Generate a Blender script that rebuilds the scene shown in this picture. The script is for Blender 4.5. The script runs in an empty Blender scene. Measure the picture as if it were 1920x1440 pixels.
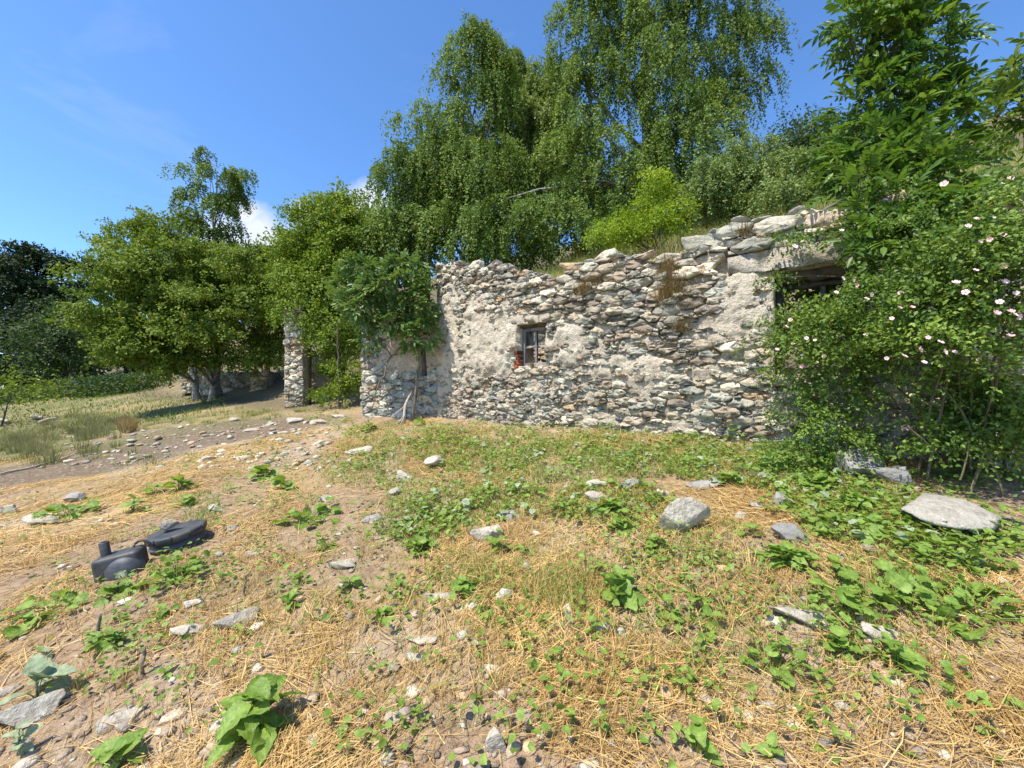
import bpy, bmesh, math
import numpy as np
from mathutils import Vector, Matrix, Euler

# ------------------------------------------------------------------ camera, sky, sun, exposure
scene = bpy.context.scene
COL = scene.collection
F = 747.0                      # focal length in photo pixels (1920 wide)
EYE = 1.6
cam_d = bpy.data.cameras.new("camera")
cam_d.sensor_width = 36.0
cam_d.lens = F / 1920 * 36.0
cam_d.clip_start = 0.05
cam_d.clip_end = 2000
cam = bpy.data.objects.new("camera", cam_d)
COL.objects.link(cam)
cam.location = (0, 0, EYE)
cam.rotation_euler = (math.radians(90), 0, 0)
scene.camera = cam

SUN_EL, SUN_AZ = math.radians(62), math.atan2(-0.80, -0.60)     # azimuth as (x, y) = (sin, cos)
SUN = Vector((math.cos(SUN_EL) * math.sin(SUN_AZ), math.cos(SUN_EL) * math.cos(SUN_AZ), math.sin(SUN_EL)))
sl = bpy.data.lights.new("sun", 'SUN')
sl.energy = 5.0
sl.angle = math.radians(0.53)
sl.color = (1.0, 0.925, 0.79)
so = bpy.data.objects.new("sun", sl)
COL.objects.link(so)
so.location = (-20, -20, 40)
so.rotation_euler = (-SUN).to_track_quat('-Z', 'Y').to_euler()

world = bpy.data.worlds.new("World")
scene.world = world
world.use_nodes = True
wn, wl = world.node_tree.nodes, world.node_tree.links
wn.clear()
def WN(t, **kw):
    n = wn.new(t)
    for k, v in kw.items():
        setattr(n, k, v)
    return n
w_out = WN('ShaderNodeOutputWorld')
w_bg = WN('ShaderNodeBackground')
w_bg.inputs['Strength'].default_value = 0.13
w_sky = WN('ShaderNodeTexSky', sky_type='NISHITA', sun_disc=False, sun_elevation=SUN_EL, sun_rotation=SUN_AZ,
           altitude=900.0, air_density=1.0, dust_density=0.7, ozone_density=2.2)
w_tc = WN('ShaderNodeTexCoord')
# clouds: a few low puffs and thin cirrus, set by direction in the sky
w_n = WN('ShaderNodeTexNoise'); w_n.inputs['Scale'].default_value = 17.0; w_n.inputs['Detail'].default_value = 9.0
w_n.inputs['Roughness'].default_value = 0.58
wl.new(w_tc.outputs['Generated'], w_n.inputs['Vector'])
def puff(d, r):
    v = Vector(d).normalized()
    dn = WN('ShaderNodeVectorMath', operation='DISTANCE'); dn.inputs[1].default_value = v
    wl.new(w_tc.outputs['Generated'], dn.inputs[0])
    m = WN('ShaderNodeMapRange'); m.inputs['From Min'].default_value = r; m.inputs['From Max'].default_value = 0.0
    wl.new(dn.outputs['Value'], m.inputs['Value'])
    return m.outputs['Result']
acc = None
for d, r in [((-0.668, 1, 0.425), 0.052), ((-0.635, 1, 0.378), 0.085), ((-0.52, 1, 0.415), 0.062), ((-0.505, 1, 0.365), 0.07),
             ((-0.715, 1, 0.36), 0.09), ((-0.36, 1, 0.45), 0.085), ((-0.42, 1, 0.38), 0.12), ((-0.57, 1, 0.36), 0.07),
             ((0.9, 1, 0.3), 0.15), ((1.0, -0.3, 0.35), 0.16), ((0.4, -1, 0.42), 0.14), ((-1, -0.5, 0.38), 0.15), ((-0.8, -1, 0.3), 0.12)]:
    o = puff(d, r)
    if acc is None:
        acc = o
    else:
        mx = WN('ShaderNodeMath', operation='MAXIMUM'); wl.new(acc, mx.inputs[0]); wl.new(o, mx.inputs[1]); acc = mx.outputs[0]
w_a = WN('ShaderNodeMath', operation='MULTIPLY_ADD'); w_a.inputs[1].default_value = 0.8
w_nh = WN('ShaderNodeMath', operation='MULTIPLY'); w_nh.inputs[1].default_value = 0.62
wl.new(w_n.outputs['Fac'], w_nh.inputs[0]); wl.new(acc, w_a.inputs[0]); wl.new(w_nh.outputs[0], w_a.inputs[2])
w_r = WN('ShaderNodeMapRange'); w_r.inputs['From Min'].default_value = 0.56; w_r.inputs['From Max'].default_value = 0.92
wl.new(w_a.outputs[0], w_r.inputs['Value'])
w_mp = WN('ShaderNodeMapping'); w_mp.inputs['Scale'].default_value = (2.2, 1.6, 5.5); w_mp.inputs['Rotation'].default_value = (0.0, 0.55, 0.5)
wl.new(w_tc.outputs['Generated'], w_mp.inputs['Vector'])
w_n2 = WN('ShaderNodeTexNoise'); w_n2.inputs['Scale'].default_value = 1.5; w_n2.inputs['Detail'].default_value = 8.0
w_n2.inputs['Roughness'].default_value = 0.6; w_n2.inputs['Distortion'].default_value = 0.6
wl.new(w_mp.outputs['Vector'], w_n2.inputs['Vector'])
w_r2 = WN('ShaderNodeMapRange'); w_r2.inputs['From Min'].default_value = 0.56; w_r2.inputs['From Max'].default_value = 0.86
w_r2.inputs['To Max'].default_value = 0.22
wl.new(w_n2.outputs['Fac'], w_r2.inputs['Value'])
w_mxc = WN('ShaderNodeMath', operation='MAXIMUM'); wl.new(w_r.outputs['Result'], w_mxc.inputs[0]); wl.new(w_r2.outputs['Result'], w_mxc.inputs[1])
w_cl = WN('ShaderNodeMath', operation='MULTIPLY'); w_cl.use_clamp = True; w_cl.inputs[1].default_value = 0.95
wl.new(w_mxc.outputs[0], w_cl.inputs[0])
w_hs = WN('ShaderNodeHueSaturation'); w_hs.inputs['Saturation'].default_value = 1.08
wl.new(w_sky.outputs['Color'], w_hs.inputs['Color'])
w_mix = WN('ShaderNodeMix', data_type='RGBA')
w_ti = WN('ShaderNodeMix', data_type='RGBA', blend_type='MULTIPLY'); w_ti.inputs[0].default_value = 1.0; w_ti.inputs[7].default_value = (0.98, 1.24, 1.48, 1)
wl.new(w_hs.outputs['Color'], w_ti.inputs[6])
wl.new(w_cl.outputs[0], w_mix.inputs[0]); wl.new(w_ti.outputs[2], w_mix.inputs[6]); w_mix.inputs[7].default_value = (5.0, 5.3, 5.8, 1)
wl.new(w_mix.outputs[2], w_bg.inputs['Color'])
wl.new(w_bg.outputs['Background'], w_out.inputs['Surface'])

vs = scene.view_settings
vs.view_transform = 'Standard'
vs.look = 'None'
vs.exposure = 0.55
vs.gamma = 1.0
vs.use_curve_mapping = False
scene.cycles.use_denoising = True
scene.cycles.max_bounces = 6
scene.cycles.transparent_max_bounces = 8

# ------------------------------------------------------------------ helpers
def P(px, py, d):
    """photo pixel and depth to a point"""
    return np.array([(px - 960) / F * d, d, EYE - (py - 720) / F * d])
NX, NY = 0.614, 0.789                   # uphill direction, square to the house wall
def st(x, y):
    return x * NX + y * NY, x * NY - y * NX
def xy(s, t):
    return np.array([s * NX + t * NY, s * NY - t * NX])

def _hash(ix, iy, seed):
    n = (ix.astype(np.int64) * 374761393 + iy.astype(np.int64) * 668265263 + seed * 974711) & 0x7fffffff
    n = ((n ^ (n >> 13)) * 1274126177) & 0x7fffffff
    n = (n ^ (n >> 16)) & 0xffff
    return n / 65535.0
def vnoise(x, y, seed=0):
    x = np.asarray(x, float); y = np.asarray(y, float)
    ix = np.floor(x); iy = np.floor(y)
    fx = x - ix; fy = y - iy
    fx = fx * fx * (3 - 2 * fx); fy = fy * fy * (3 - 2 * fy)
    a = _hash(ix, iy, seed); b = _hash(ix + 1, iy, seed); c = _hash(ix, iy + 1, seed); d = _hash(ix + 1, iy + 1, seed)
    return (a * (1 - fx) + b * fx) * (1 - fy) + (c * (1 - fx) + d * fx) * fy
def fbm(x, y, seed=0, oct=4):
    v = 0; a = 0.5; f = 1.0
    for i in range(oct):
        v = v + a * vnoise(np.asarray(x) * f, np.asarray(y) * f, seed + i * 17)
        a *= 0.5; f *= 2.03
    return v / (1 - 0.5 ** oct)
def sstep(a, b, x):
    t = np.clip((np.asarray(x, float) - a) / (b - a), 0, 1)
    return t * t * (3 - 2 * t)

def height(x, y, detail=True):
    x = np.asarray(x, float); y = np.asarray(y, float)
    s, t = st(x, y)
    low = 0.16 * np.clip(s, -40, 6.2)
    out = 0.45 * np.clip(s - 6.2, 0, 60)
    pit = 3.0 * sstep(7.85, 8.1, s) + 0.45 * np.clip(s - 8.0, 0, 60)
    w = sstep(-8.4, -6.6, t)
    z = low + out * (1 - w) + pit * w
    far = sstep(12, 40, np.hypot(x, y))
    z = z + far * (fbm(x / 14, y / 14, 5, 3) - 0.5) * 1.6
    z = z + (fbm(x / 1.7, y / 1.7, 9, 3) - 0.5) * 0.16 * (1 - 0.3 * far)
    if detail:
        near = 1 - sstep(9, 16, np.hypot(x, y))
        z = z + near * ((fbm(x * 3.1, y * 3.1, 21, 4) - 0.5) * 0.055 + (vnoise(x * 17, y * 17, 33) - 0.5) * 0.012)
        mud = sstep(0.45, 1.0, mudmask(x, y))
        z = z + mud * (fbm(x * 2.4, y * 2.4, 41, 4) - 0.5) * 0.26
    return z
def mudmask(x, y):
    """the trampled muddy track left of the house"""
    d2 = ((x + 6.9) / 3.2) ** 2 + ((y - 9.0) / 1.7) ** 2
    d3 = ((x + 8.2) / 2.6) ** 2 + ((y - 7.2) / 1.1) ** 2
    return np.clip(1.4 - np.minimum(d2, d3), 0, 1) * (0.6 + 0.6 * fbm(x, y, 77, 3))
def G(px, py):
    """photo pixel to the yard's ground (the sloping plane in front of the house)"""
    px = np.asarray(px, float); py = np.asarray(py, float)
    a = (px - 960) / F
    k = (py - 720) / F + 0.16 * (NX * a + NY)
    Y = EYE / np.maximum(k, 1e-3)
    for _ in range(3):
        x = a * Y
        Y = Y * (1 + 0.6 * ((EYE - (py - 720) / F * Y) - height(x, Y, False)) / np.maximum(EYE, 0.2) )
    x = a * Y
    return x, Y, height(x, Y)

def np_mesh(name, V, T, tint=None, k=None, smooth=False):
    me = bpy.data.meshes.new(name)
    V = np.ascontiguousarray(V, dtype=np.float32); T = np.ascontiguousarray(T, dtype=np.int32)
    k = T.shape[1]
    me.vertices.add(len(V)); me.vertices.foreach_set("co", V.ravel())
    me.loops.add(T.size); me.loops.foreach_set("vertex_index", T.ravel())
    me.polygons.add(len(T)); me.polygons.foreach_set("loop_start", np.arange(0, T.size, k, dtype=np.int32))
    if smooth:
        me.polygons.foreach_set("use_smooth", np.ones(len(T), dtype=bool))
    if tint is not None:
        tint = np.asarray(tint, dtype=np.float32)
        if tint.ndim == 1:
            at = me.attributes.new("tint", 'FLOAT', 'POINT'); at.data.foreach_set("value", tint)
        else:
            at = me.attributes.new("tone", 'FLOAT_COLOR', 'POINT')
            c = np.ones((len(V), 4), np.float32); c[:, :3] = tint
            at.data.foreach_set("color", c.ravel())
    me.update(calc_edges=True)
    return me
def add(name, me, mat=None, parent=None, loc=None, rot=None, scale=None, label=None, cat=None, group=None, kind=None):
    o = bpy.data.objects.new(name, me)
    COL.objects.link(o)
    if mat is not None and me is not None and len(me.materials) == 0:
        me.materials.append(mat)
    if parent is not None: o.parent = parent
    if loc is not None: o.location = [float(v) for v in loc]
    if rot is not None: o.rotation_euler = rot
    if scale is not None: o.scale = scale if hasattr(scale, '__len__') else (scale,) * 3
    if label: o['label'] = label
    if cat: o['category'] = cat
    if group: o['group'] = group
    if kind: o['kind'] = kind
    return o
def thing(name, label, cat, loc, group=None):
    return add(name, None, loc=loc, label=label, cat=cat, group=group)
def merge(parts):
    """list of (V, T, tint or None) to one"""
    Vs, Ts, Cs = [], [], []
    n = 0
    for V, T, c in parts:
        Vs.append(V); Ts.append(np.asarray(T) + n); Cs.append(c); n += len(V)
    return np.concatenate(Vs), np.concatenate(Ts), (np.concatenate(Cs) if Cs[0] is not None else None)

def tube(pts, radii, sides=7, cap=True):
    pts = np.asarray(pts, float); n = len(pts)
    V = []
    up0 = np.array([0.31, 0.17, 0.93])
    for i in range(n):
        a = pts[max(i - 1, 0)]; b = pts[min(i + 1, n - 1)]
        d = (b - a) / (np.linalg.norm(b - a) + 1e-9)
        u = up0 if abs(d @ up0) < 0.9 else np.array([1.0, 0, 0])
        p = np.cross(d, u); p /= np.linalg.norm(p); q = np.cross(d, p)
        for k in range(sides):
            an = 2 * math.pi * k / sides
            V.append(pts[i] + radii[i] * (math.cos(an) * p + math.sin(an) * q))
    T = []
    for i in range(n - 1):
        for k in range(sides):
            a = i * sides + k; b = i * sides + (k + 1) % sides
            T += [(a, b, b + sides), (a, b + sides, a + sides)]
    if cap:
        for base, rev in ((0, True), ((n - 1) * sides, False)):
            for k in range(1, sides - 1):
                T.append((base, base + k + 1, base + k) if rev else (base, base + k, base + k + 1))
    return np.array(V), np.array(T, int)
def wob(a, b, n, amp, rng, sag=0.0):
    a = np.asarray(a, float); b = np.asarray(b, float)
    t = np.linspace(0, 1, n)[:, None]
    p = a + (b - a) * t
    w = np.cumsum(rng.normal(0, amp, (n, 3)), 0); w -= w[0]; w -= w[-1] * t
    p = p + w
    p[:, 2] -= sag * 4 * (t[:, 0] * (1 - t[:, 0]))
    return p

def unit(v):
    return v / (np.linalg.norm(v, axis=-1, keepdims=True) + 1e-9)
def leaves(pos, axis, length, width, rng, kind='rhomb', fold=0.25, roll=None):
    """leaf faces: pos = leaf base, axis = direction of the midrib"""
    n = len(pos)
    axis = unit(axis)
    r = rng.normal(size=(n, 3)) if roll is None else roll + rng.normal(size=(n, 3)) * 0.35
    side = unit(np.cross(axis, r)); nor = np.cross(side, axis)
    L = np.broadcast_to(np.asarray(length, float), (n,))[:, None]; W = np.broadcast_to(np.asarray(width, float), (n,))[:, None]
    if kind == 'rhomb':
        V = np.stack([pos, pos + axis * L * .45 + side * W * .5 + nor * W * fold, pos + axis * L, pos + axis * L * .45 - side * W * .5 + nor * W * fold], 1)
        T = np.array([[0, 1, 2], [0, 2, 3]]); m = 4
    else:
        V = np.stack([pos, pos + axis * L * .28 + side * W * .5 + nor * W * fold, pos + axis * L * .7 + side * W * .38 + nor * W * fold * .6,
                      pos + axis * L - nor * L * .12, pos + axis * L * .7 - side * W * .38 + nor * W * fold * .6, pos + axis * L * .28 - side * W * .5 + nor * W * fold], 1)
        T = np.array([[0, 1, 2], [0, 2, 3], [0, 3, 4], [0, 4, 5]]); m = 6
    T = (T[None] + (np.arange(n) * m)[:, None, None]).reshape(-1, 3)
    return V.reshape(-1, 3), T, m
def blades(pos, h, w, lean, rng):
    """grass blades of two bent segments"""
    n = len(pos)
    an = rng.uniform(0, 2 * math.pi, n); sd = np.stack([np.cos(an), np.sin(an), np.zeros(n)], 1)
    h = np.broadcast_to(np.asarray(h, float), (n,))[:, None]; w = np.broadcast_to(np.asarray(w, float), (n,))[:, None]
    up = np.array([0, 0, 1.0])
    mid = pos + up * h * .55 + lean * h * .3; tip = pos + up * h * .9 + lean * h
    V = np.stack([pos - sd * w * .5, pos + sd * w * .5, mid - sd * w * .35, mid + sd * w * .35, tip], 1)
    T = np.array([[0, 1, 3], [0, 3, 2], [2, 3, 4]])
    T = (T[None] + (np.arange(n) * 5)[:, None, None]).reshape(-1, 3)
    return V.reshape(-1, 3), T, 5

# ------------------------------------------------------------------ materials
def material(name):
    m = bpy.data.materials.new(name); m.use_nodes = True
    nt = m.node_tree
    for n in list(nt.nodes): nt.nodes.remove(n)
    return m, nt.nodes, nt.links
def ramp(N, stops):
    r = N.new('ShaderNodeValToRGB')
    e = r.color_ramp.elements
    e[0].position, e[0].color = stops[0][0], (*stops[0][1], 1)
    e[1].position, e[1].color = stops[-1][0], (*stops[-1][1], 1)
    for p, c in stops[1:-1]:
        k = e.new(p); k.color = (*c, 1)
    return r
def noise(N, L, vec, scale, detail=5, rough=0.6, out='Fac'):
    n = N.new('ShaderNodeTexNoise'); n.inputs['Scale'].default_value = scale; n.inputs['Detail'].default_value = detail
    n.inputs['Roughness'].default_value = rough
    if vec is not None: L.new(vec, n.inputs['Vector'])
    return n.outputs[out]
def mixc(N, L, fac, a, b, mode='MIX'):
    m = N.new('ShaderNodeMix'); m.data_type = 'RGBA'; m.blend_type = mode
    for s, v in ((0, fac), (6, a), (7, b)):
        if hasattr(v, 'links'): L.new(v, m.inputs[s])
        else: m.inputs[s].default_value = v if s == 0 else (*v, 1)
    return m.outputs[2]
def mapr(N, L, v, a, b, c=0.0, d=1.0):
    m = N.new('ShaderNodeMapRange'); L.new(v, m.inputs['Value'])
    for k, x in zip(('From Min', 'From Max', 'To Min', 'To Max'), (a, b, c, d)): m.inputs[k].default_value = x
    return m.outputs['Result']
def finish(N, L, col, rough=0.8, bump=None, dist=0.01, strength=1.0, spec=0.3, trans=None, trans_fac=0.3, transcol=None, metallic=0.0):
    b = N.new('ShaderNodeBsdfPrincipled'); o = N.new('ShaderNodeOutputMaterial')
    if hasattr(col, 'links'): L.new(col, b.inputs['Base Color'])
    else: b.inputs['Base Color'].default_value = (*col, 1)
    if hasattr(rough, 'links'): L.new(rough, b.inputs['Roughness'])
    else: b.inputs['Roughness'].default_value = rough
    b.inputs['Specular IOR Level'].default_value = spec
    b.inputs['Metallic'].default_value = metallic
    if bump is not None:
        bm = N.new('ShaderNodeBump'); bm.inputs['Distance'].default_value = dist; bm.inputs['Strength'].default_value = strength
        L.new(bump, bm.inputs['Height']); L.new(bm.outputs['Normal'], b.inputs['Normal'])
    sh = b.outputs['BSDF']
    if transcol is not None:
        t = N.new('ShaderNodeBsdfTranslucent')
        if hasattr(transcol, 'links'): L.new(transcol, t.inputs['Color'])
        else: t.inputs['Color'].default_value = (*transcol, 1)
        mx = N.new('ShaderNodeMixShader'); mx.inputs[0].default_value = trans_fac
        L.new(sh, mx.inputs[1]); L.new(t.outputs['BSDF'], mx.inputs[2]); sh = mx.outputs['Shader']
    L.new(sh, o.inputs['Surface'])
def leaf_mat(name, c0, c1, rough=0.5, spec=0.4, tf=0.24, tm=1.6, vein=0):
    m, N, L = material(name)
    a = N.new('ShaderNodeAttribute'); a.attribute_name = 'tint'
    r = ramp(N, [(0.0, c0), (1.0, c1)]); L.new(a.outputs['Fac'], r.inputs['Fac'])
    if vein:
        geo = N.new('ShaderNodeNewGeometry'); nv = noise(N, L, geo.outputs['Position'], vein, 3, 0.7)
        cc = mixc(N, L, mapr(N, L, nv, 0.32, 0.6, 0.55, 0.0), r.outputs['Color'], tuple(0.5 * v for v in c0))
        cc = mixc(N, L, mapr(N, L, nv, 0.56, 0.78, 0.0, 0.5), cc, tuple(min(1, 1.35 * v) for v in c1))
        tcol = mixc(N, L, 1.0, cc, (tm * 1.05, tm * 1.0, tm * 0.55), 'MULTIPLY')
        finish(N, L, cc, rough, nv, 0.01, 0.8, spec=spec, transcol=tcol, trans_fac=tf)
        return m
    tcol = mixc(N, L, 1.0, r.outputs['Color'], (tm * 1.05, tm * 1.0, tm * 0.55), 'MULTIPLY')
    finish(N, L, r.outputs['Color'], rough, spec=spec, transcol=tcol, trans_fac=tf)
    return m
M = {}
M['birch_leaf'] = leaf_mat('birch leaf', (0.082, 0.148, 0.024), (0.225, 0.308, 0.070), 0.55, 0.22)
M['birch_leaf_pale'] = leaf_mat('pale birch leaf', (0.105, 0.168, 0.040), (0.250, 0.322, 0.098), 0.55, 0.22)
M['hazel_leaf'] = leaf_mat('hazel leaf', (0.085, 0.145, 0.016), (0.235, 0.302, 0.044), 0.58, 0.2)
M['locust_leaf'] = leaf_mat('locust leaf', (0.090, 0.160, 0.014), (0.245, 0.325, 0.036), 0.58, 0.2)
M['forest_leaf'] = leaf_mat('beech forest leaf', (0.012, 0.030, 0.009), (0.036, 0.066, 0.018), 0.6, 0.3, 0.2)
M['hill_leaf'] = leaf_mat('hill tree leaf', (0.030, 0.062, 0.015), (0.080, 0.130, 0.030), 0.6, 0.3, 0.25)
M['elder_leaf'] = leaf_mat('elder leaf', (0.080, 0.155, 0.036), (0.185, 0.275, 0.080), 0.5, 0.3)
M['ash_leaf'] = leaf_mat('ash leaf', (0.036, 0.100, 0.014), (0.150, 0.245, 0.038), 0.42, 0.35, 0.35)
M['rose_leaf'] = leaf_mat('rose leaf', (0.052, 0.112, 0.016), (0.225, 0.320, 0.052), 0.5, 0.28, 0.26)
M['bright_leaf'] = leaf_mat('bright shrub leaf', (0.13, 0.22, 0.012), (0.29, 0.39, 0.03), 0.5, 0.3, 0.4)
M['weed_leaf'] = leaf_mat('weed leaf', (0.150, 0.260, 0.035), (0.300, 0.420, 0.085), 0.5, 0.4, 0.3, vein=38)
M['mullein_leaf'] = leaf_mat('grey weed leaf', (0.27, 0.34, 0.20), (0.42, 0.48, 0.32), 0.75, 0.15, 0.2, vein=38)
M['green_grass'] = leaf_mat('green grass', (0.120, 0.190, 0.035), (0.270, 0.340, 0.080), 0.55, 0.3, 0.3)
M['meadow_grass'] = leaf_mat('meadow grass', (0.105, 0.165, 0.030), (0.31, 0.32, 0.10), 0.6, 0.3, 0.3)
M['dry_grass'] = leaf_mat('dry grass', (0.20, 0.14, 0.065), (0.42, 0.31, 0.15), 0.6, 0.3, 0.25, 1.2)
M['rush_grass'] = leaf_mat('grey green rush', (0.13, 0.14, 0.06), (0.30, 0.30, 0.15), 0.6, 0.3, 0.25)
M['straw'] = leaf_mat('straw', (0.34, 0.20, 0.06), (0.76, 0.54, 0.22), 0.55, 0.4, 0.15, 1.1)

def bark_mat(name, a, b, scale=(8, 8, 1.5), white=None):
    m, N, L = material(name)
    tc = N.new('ShaderNodeTexCoord'); mp = N.new('ShaderNodeMapping'); mp.inputs['Scale'].default_value = scale
    L.new(tc.outputs['Object'], mp.inputs['Vector'])
    n = noise(N, L, mp.outputs['Vector'], 3.0, 6)
    r = ramp(N, [(0.35, a), (0.62, b)]); L.new(n, r.inputs['Fac'])
    col = r.outputs['Color']
    finish(N, L, col, 0.85, n, 0.02)
    return m
M['bark'] = bark_mat('brown bark', (0.05, 0.04, 0.03), (0.16, 0.13, 0.10))
M['birch_bark'] = bark_mat('birch bark', (0.08, 0.07, 0.06), (0.50, 0.48, 0.44), (3, 3, 6))
M['twig'] = bark_mat('grey twig', (0.10, 0.08, 0.06), (0.27, 0.22, 0.17))
M['cane'] = bark_mat('rose cane', (0.10, 0.08, 0.04), (0.20, 0.17, 0.09))
M['dead_wood'] = bark_mat('dead wood', (0.30, 0.24, 0.18), (0.50, 0.43, 0.34))

def stone_mat(name, bump_d=0.012, lichen=0.45, base=None):
    m, N, L = material(name)
    tc = N.new('ShaderNodeTexCoord'); vec = tc.outputs['Object']
    if base is None:
        a = N.new('ShaderNodeAttribute'); a.attribute_name = 'tone'; col = a.outputs['Color']
    else:
        oi = N.new('ShaderNodeObjectInfo')
        rr = ramp(N, base); L.new(oi.outputs['Random'], rr.inputs['Fac']); col = rr.outputs['Color']
    geo = N.new('ShaderNodeNewGeometry'); wp = geo.outputs['Position']
    n1 = noise(N, L, wp, 9.0, 4, 0.65)
    n2 = noise(N, L, wp, 34.0, 3, 0.7)
    n3 = noise(N, L, wp, 3.2, 2, 0.6)
    n4 = noise(N, L, wp, 15.0, 4, 0.75)
    col = mixc(N, L, mapr(N, L, n4, 0.50, 0.38, 0.0, 0.42), col, (0.15, 0.12, 0.09))
    col = mixc(N, L, mapr(N, L, n1, 0.45, 0.75, 0.0, 0.6), col, (0.17, 0.145, 0.115))
    col = mixc(N, L, mapr(N, L, n2, 0.56, 0.68, 0.0, lichen), col, (0.62, 0.58, 0.49))
    col = mixc(N, L, mapr(N, L, n3, 0.56, 0.72, 0.0, 0.35), col, (0.40, 0.33, 0.22))
    v = N.new('ShaderNodeTexVoronoi'); v.inputs['Scale'].default_value = 26.0; L.new(wp, v.inputs['Vector'])
    ad = N.new('ShaderNodeMath'); ad.operation = 'MULTIPLY_ADD'; ad.inputs[1].default_value = 0.35
    L.new(v.outputs['Distance'], ad.inputs[0]); L.new(n2, ad.inputs[2])
    ad2 = N.new('ShaderNodeMath'); ad2.operation = 'MULTIPLY_ADD'; ad2.inputs[1].default_value = 1.6
    L.new(n1, ad2.inputs[0]); L.new(ad.outputs[0], ad2.inputs[2])
    finish(N, L, col, 0.88, ad2.outputs[0], bump_d, 1.0, 0.25)
    return m
M['stone'] = stone_mat('rubble stone', 0.014)
M['rock'] = stone_mat('field rock', 0.014, 0.5, [(0.0, (0.40, 0.36, 0.29)), (0.35, (0.48, 0.43, 0.34)), (0.6, (0.34, 0.32, 0.27)), (0.85, (0.54, 0.48, 0.38)), (1.0, (0.44, 0.37, 0.28))])
M['cap_rock'] = stone_mat('wall top rock', 0.014, 0.5, [(0.0, (0.30, 0.28, 0.25)), (0.4, (0.42, 0.40, 0.35)), (0.7, (0.33, 0.34, 0.31)), (1.0, (0.48, 0.44, 0.37))])
M['rock_grey'] = stone_mat('grey field rock', 0.014, 0.35, [(0.0, (0.23, 0.225, 0.21)), (0.5, (0.30, 0.29, 0.27)), (1.0, (0.36, 0.345, 0.31))])
M['rock_white'] = stone_mat('white field rock', 0.012, 0.6, [(0.0, (0.46, 0.41, 0.33)), (1.0, (0.58, 0.52, 0.43))])

m, N, L = material('lime mortar')
geo = N.new('ShaderNodeNewGeometry'); wp = geo.outputs['Position']
a = N.new('ShaderNodeAttribute'); a.attribute_name = 'tone'
n1 = noise(N, L, wp, 5.0, 4, 0.65); n2 = noise(N, L, wp, 28.0, 4, 0.7); n3 = noise(N, L, wp, 70.0, 2, 0.7)
col = mixc(N, L, mapr(N, L, n1, 0.35, 0.68, 0, 0.6), a.outputs['Color'], (0.44, 0.35, 0.26))
col = mixc(N, L, mapr(N, L, n2, 0.50, 0.66, 0, 0.55), col, (0.78, 0.70, 0.58))
col = mixc(N, L, mapr(N, L, n2, 0.44, 0.32, 0, 0.6), col, (0.26, 0.21, 0.165))
ad = N.new('ShaderNodeMath'); ad.operation = 'MULTIPLY_ADD'; ad.inputs[1].default_value = 0.4; L.new(n3, ad.inputs[0]); L.new(n2, ad.inputs[2])
finish(N, L, col, 0.95, ad.outputs[0], 0.05, 1.0, 0.15)
M['mortar'] = m

m, N, L = material('ground')
geo = N.new('ShaderNodeNewGeometry'); wp = geo.outputs['Position']
a = N.new('ShaderNodeAttribute'); a.attribute_name = 'tone'
n1 = noise(N, L, wp, 2.3, 5, 0.65); n2 = noise(N, L, wp, 16.0, 5, 0.7); n3 = noise(N, L, wp, 90.0, 3, 0.7)
col = mixc(N, L, mapr(N, L, n1, 0.38, 0.66, 0, 0.45), a.outputs['Color'], (0.24, 0.165, 0.10))
col = mixc(N, L, mapr(N, L, n2, 0.52, 0.68, 0, 0.55), col, (0.50, 0.40, 0.29))
col = mixc(N, L, mapr(N, L, n2, 0.49, 0.36, 0, 0.75), col, (0.16, 0.105, 0.065))
col = mixc(N, L, mapr(N, L, n3, 0.55, 0.72, 0, 0.35), col, (0.58, 0.47, 0.33))
ad = N.new('ShaderNodeMath'); ad.operation = 'MULTIPLY_ADD'; ad.inputs[1].default_value = 0.35; L.new(n3, ad.inputs[0]); L.new(n2, ad.inputs[2])
finish(N, L, col, 0.95, ad.outputs[0], 0.035, 1.0, 0.1)
M['ground'] = m

def simple(name, c, rough=0.6, spec=0.4, var=0.25, scale=20, bump=0.004, c2=None):
    m, N, L = material(name)
    tc = N.new('ShaderNodeTexCoord')
    n = noise(N, L, tc.outputs['Object'], scale, 6, 0.65)
    c2 = c2 or tuple(x * (1 - var) for x in c)
    col = mixc(N, L, mapr(N, L, n, 0.38, 0.66), c2, c)
    finish(N, L, col, rough, n, bump, 1.0, spec)
    return m
M['old_wood'] = simple('weathered grey wood', (0.27, 0.25, 0.235), 0.85, 0.2, 0.4, 14, 0.006)
M['dark_frame'] = simple('dark weathered frame', (0.12, 0.105, 0.095), 0.9, 0.2, 0.4, 14, 0.006)
M['dark_wood'] = simple('brown lintel board', (0.13, 0.095, 0.06), 0.9, 0.2, 0.4, 10, 0.008)
M['brick'] = simple('orange brick', (0.45, 0.13, 0.06), 0.9, 0.2, 0.45, 25, 0.008)
M['black_plastic'] = simple('black polythene', (0.030, 0.034, 0.042), 0.55, 0.4, 0.1, 9, 0.002, c2=(0.085, 0.082, 0.078))
M['grey_plastic'] = simple('scuffed black polythene', (0.10, 0.105, 0.12), 0.55, 0.45, 0.3, 11, 0.002, c2=(0.05, 0.053, 0.06))
M['earth'] = simple('dark earth', (0.14, 0.10, 0.07), 0.95, 0.1, 0.5, 5, 0.03)
M['petal'] = simple('pale pink petal', (0.80, 0.46, 0.52), 0.6, 0.2, 0.2, 30, 0.001, c2=(0.80, 0.62, 0.63))
M['petal_deep'] = simple('deep pink petal', (0.78, 0.38, 0.44), 0.6, 0.2, 0.2, 30, 0.001, c2=(0.80, 0.52, 0.54))
M['stamen'] = simple('yellow stamens', (0.75, 0.50, 0.08), 0.7, 0.2, 0.3, 60, 0.002)
m, N, L = material('dusty glass')
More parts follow.
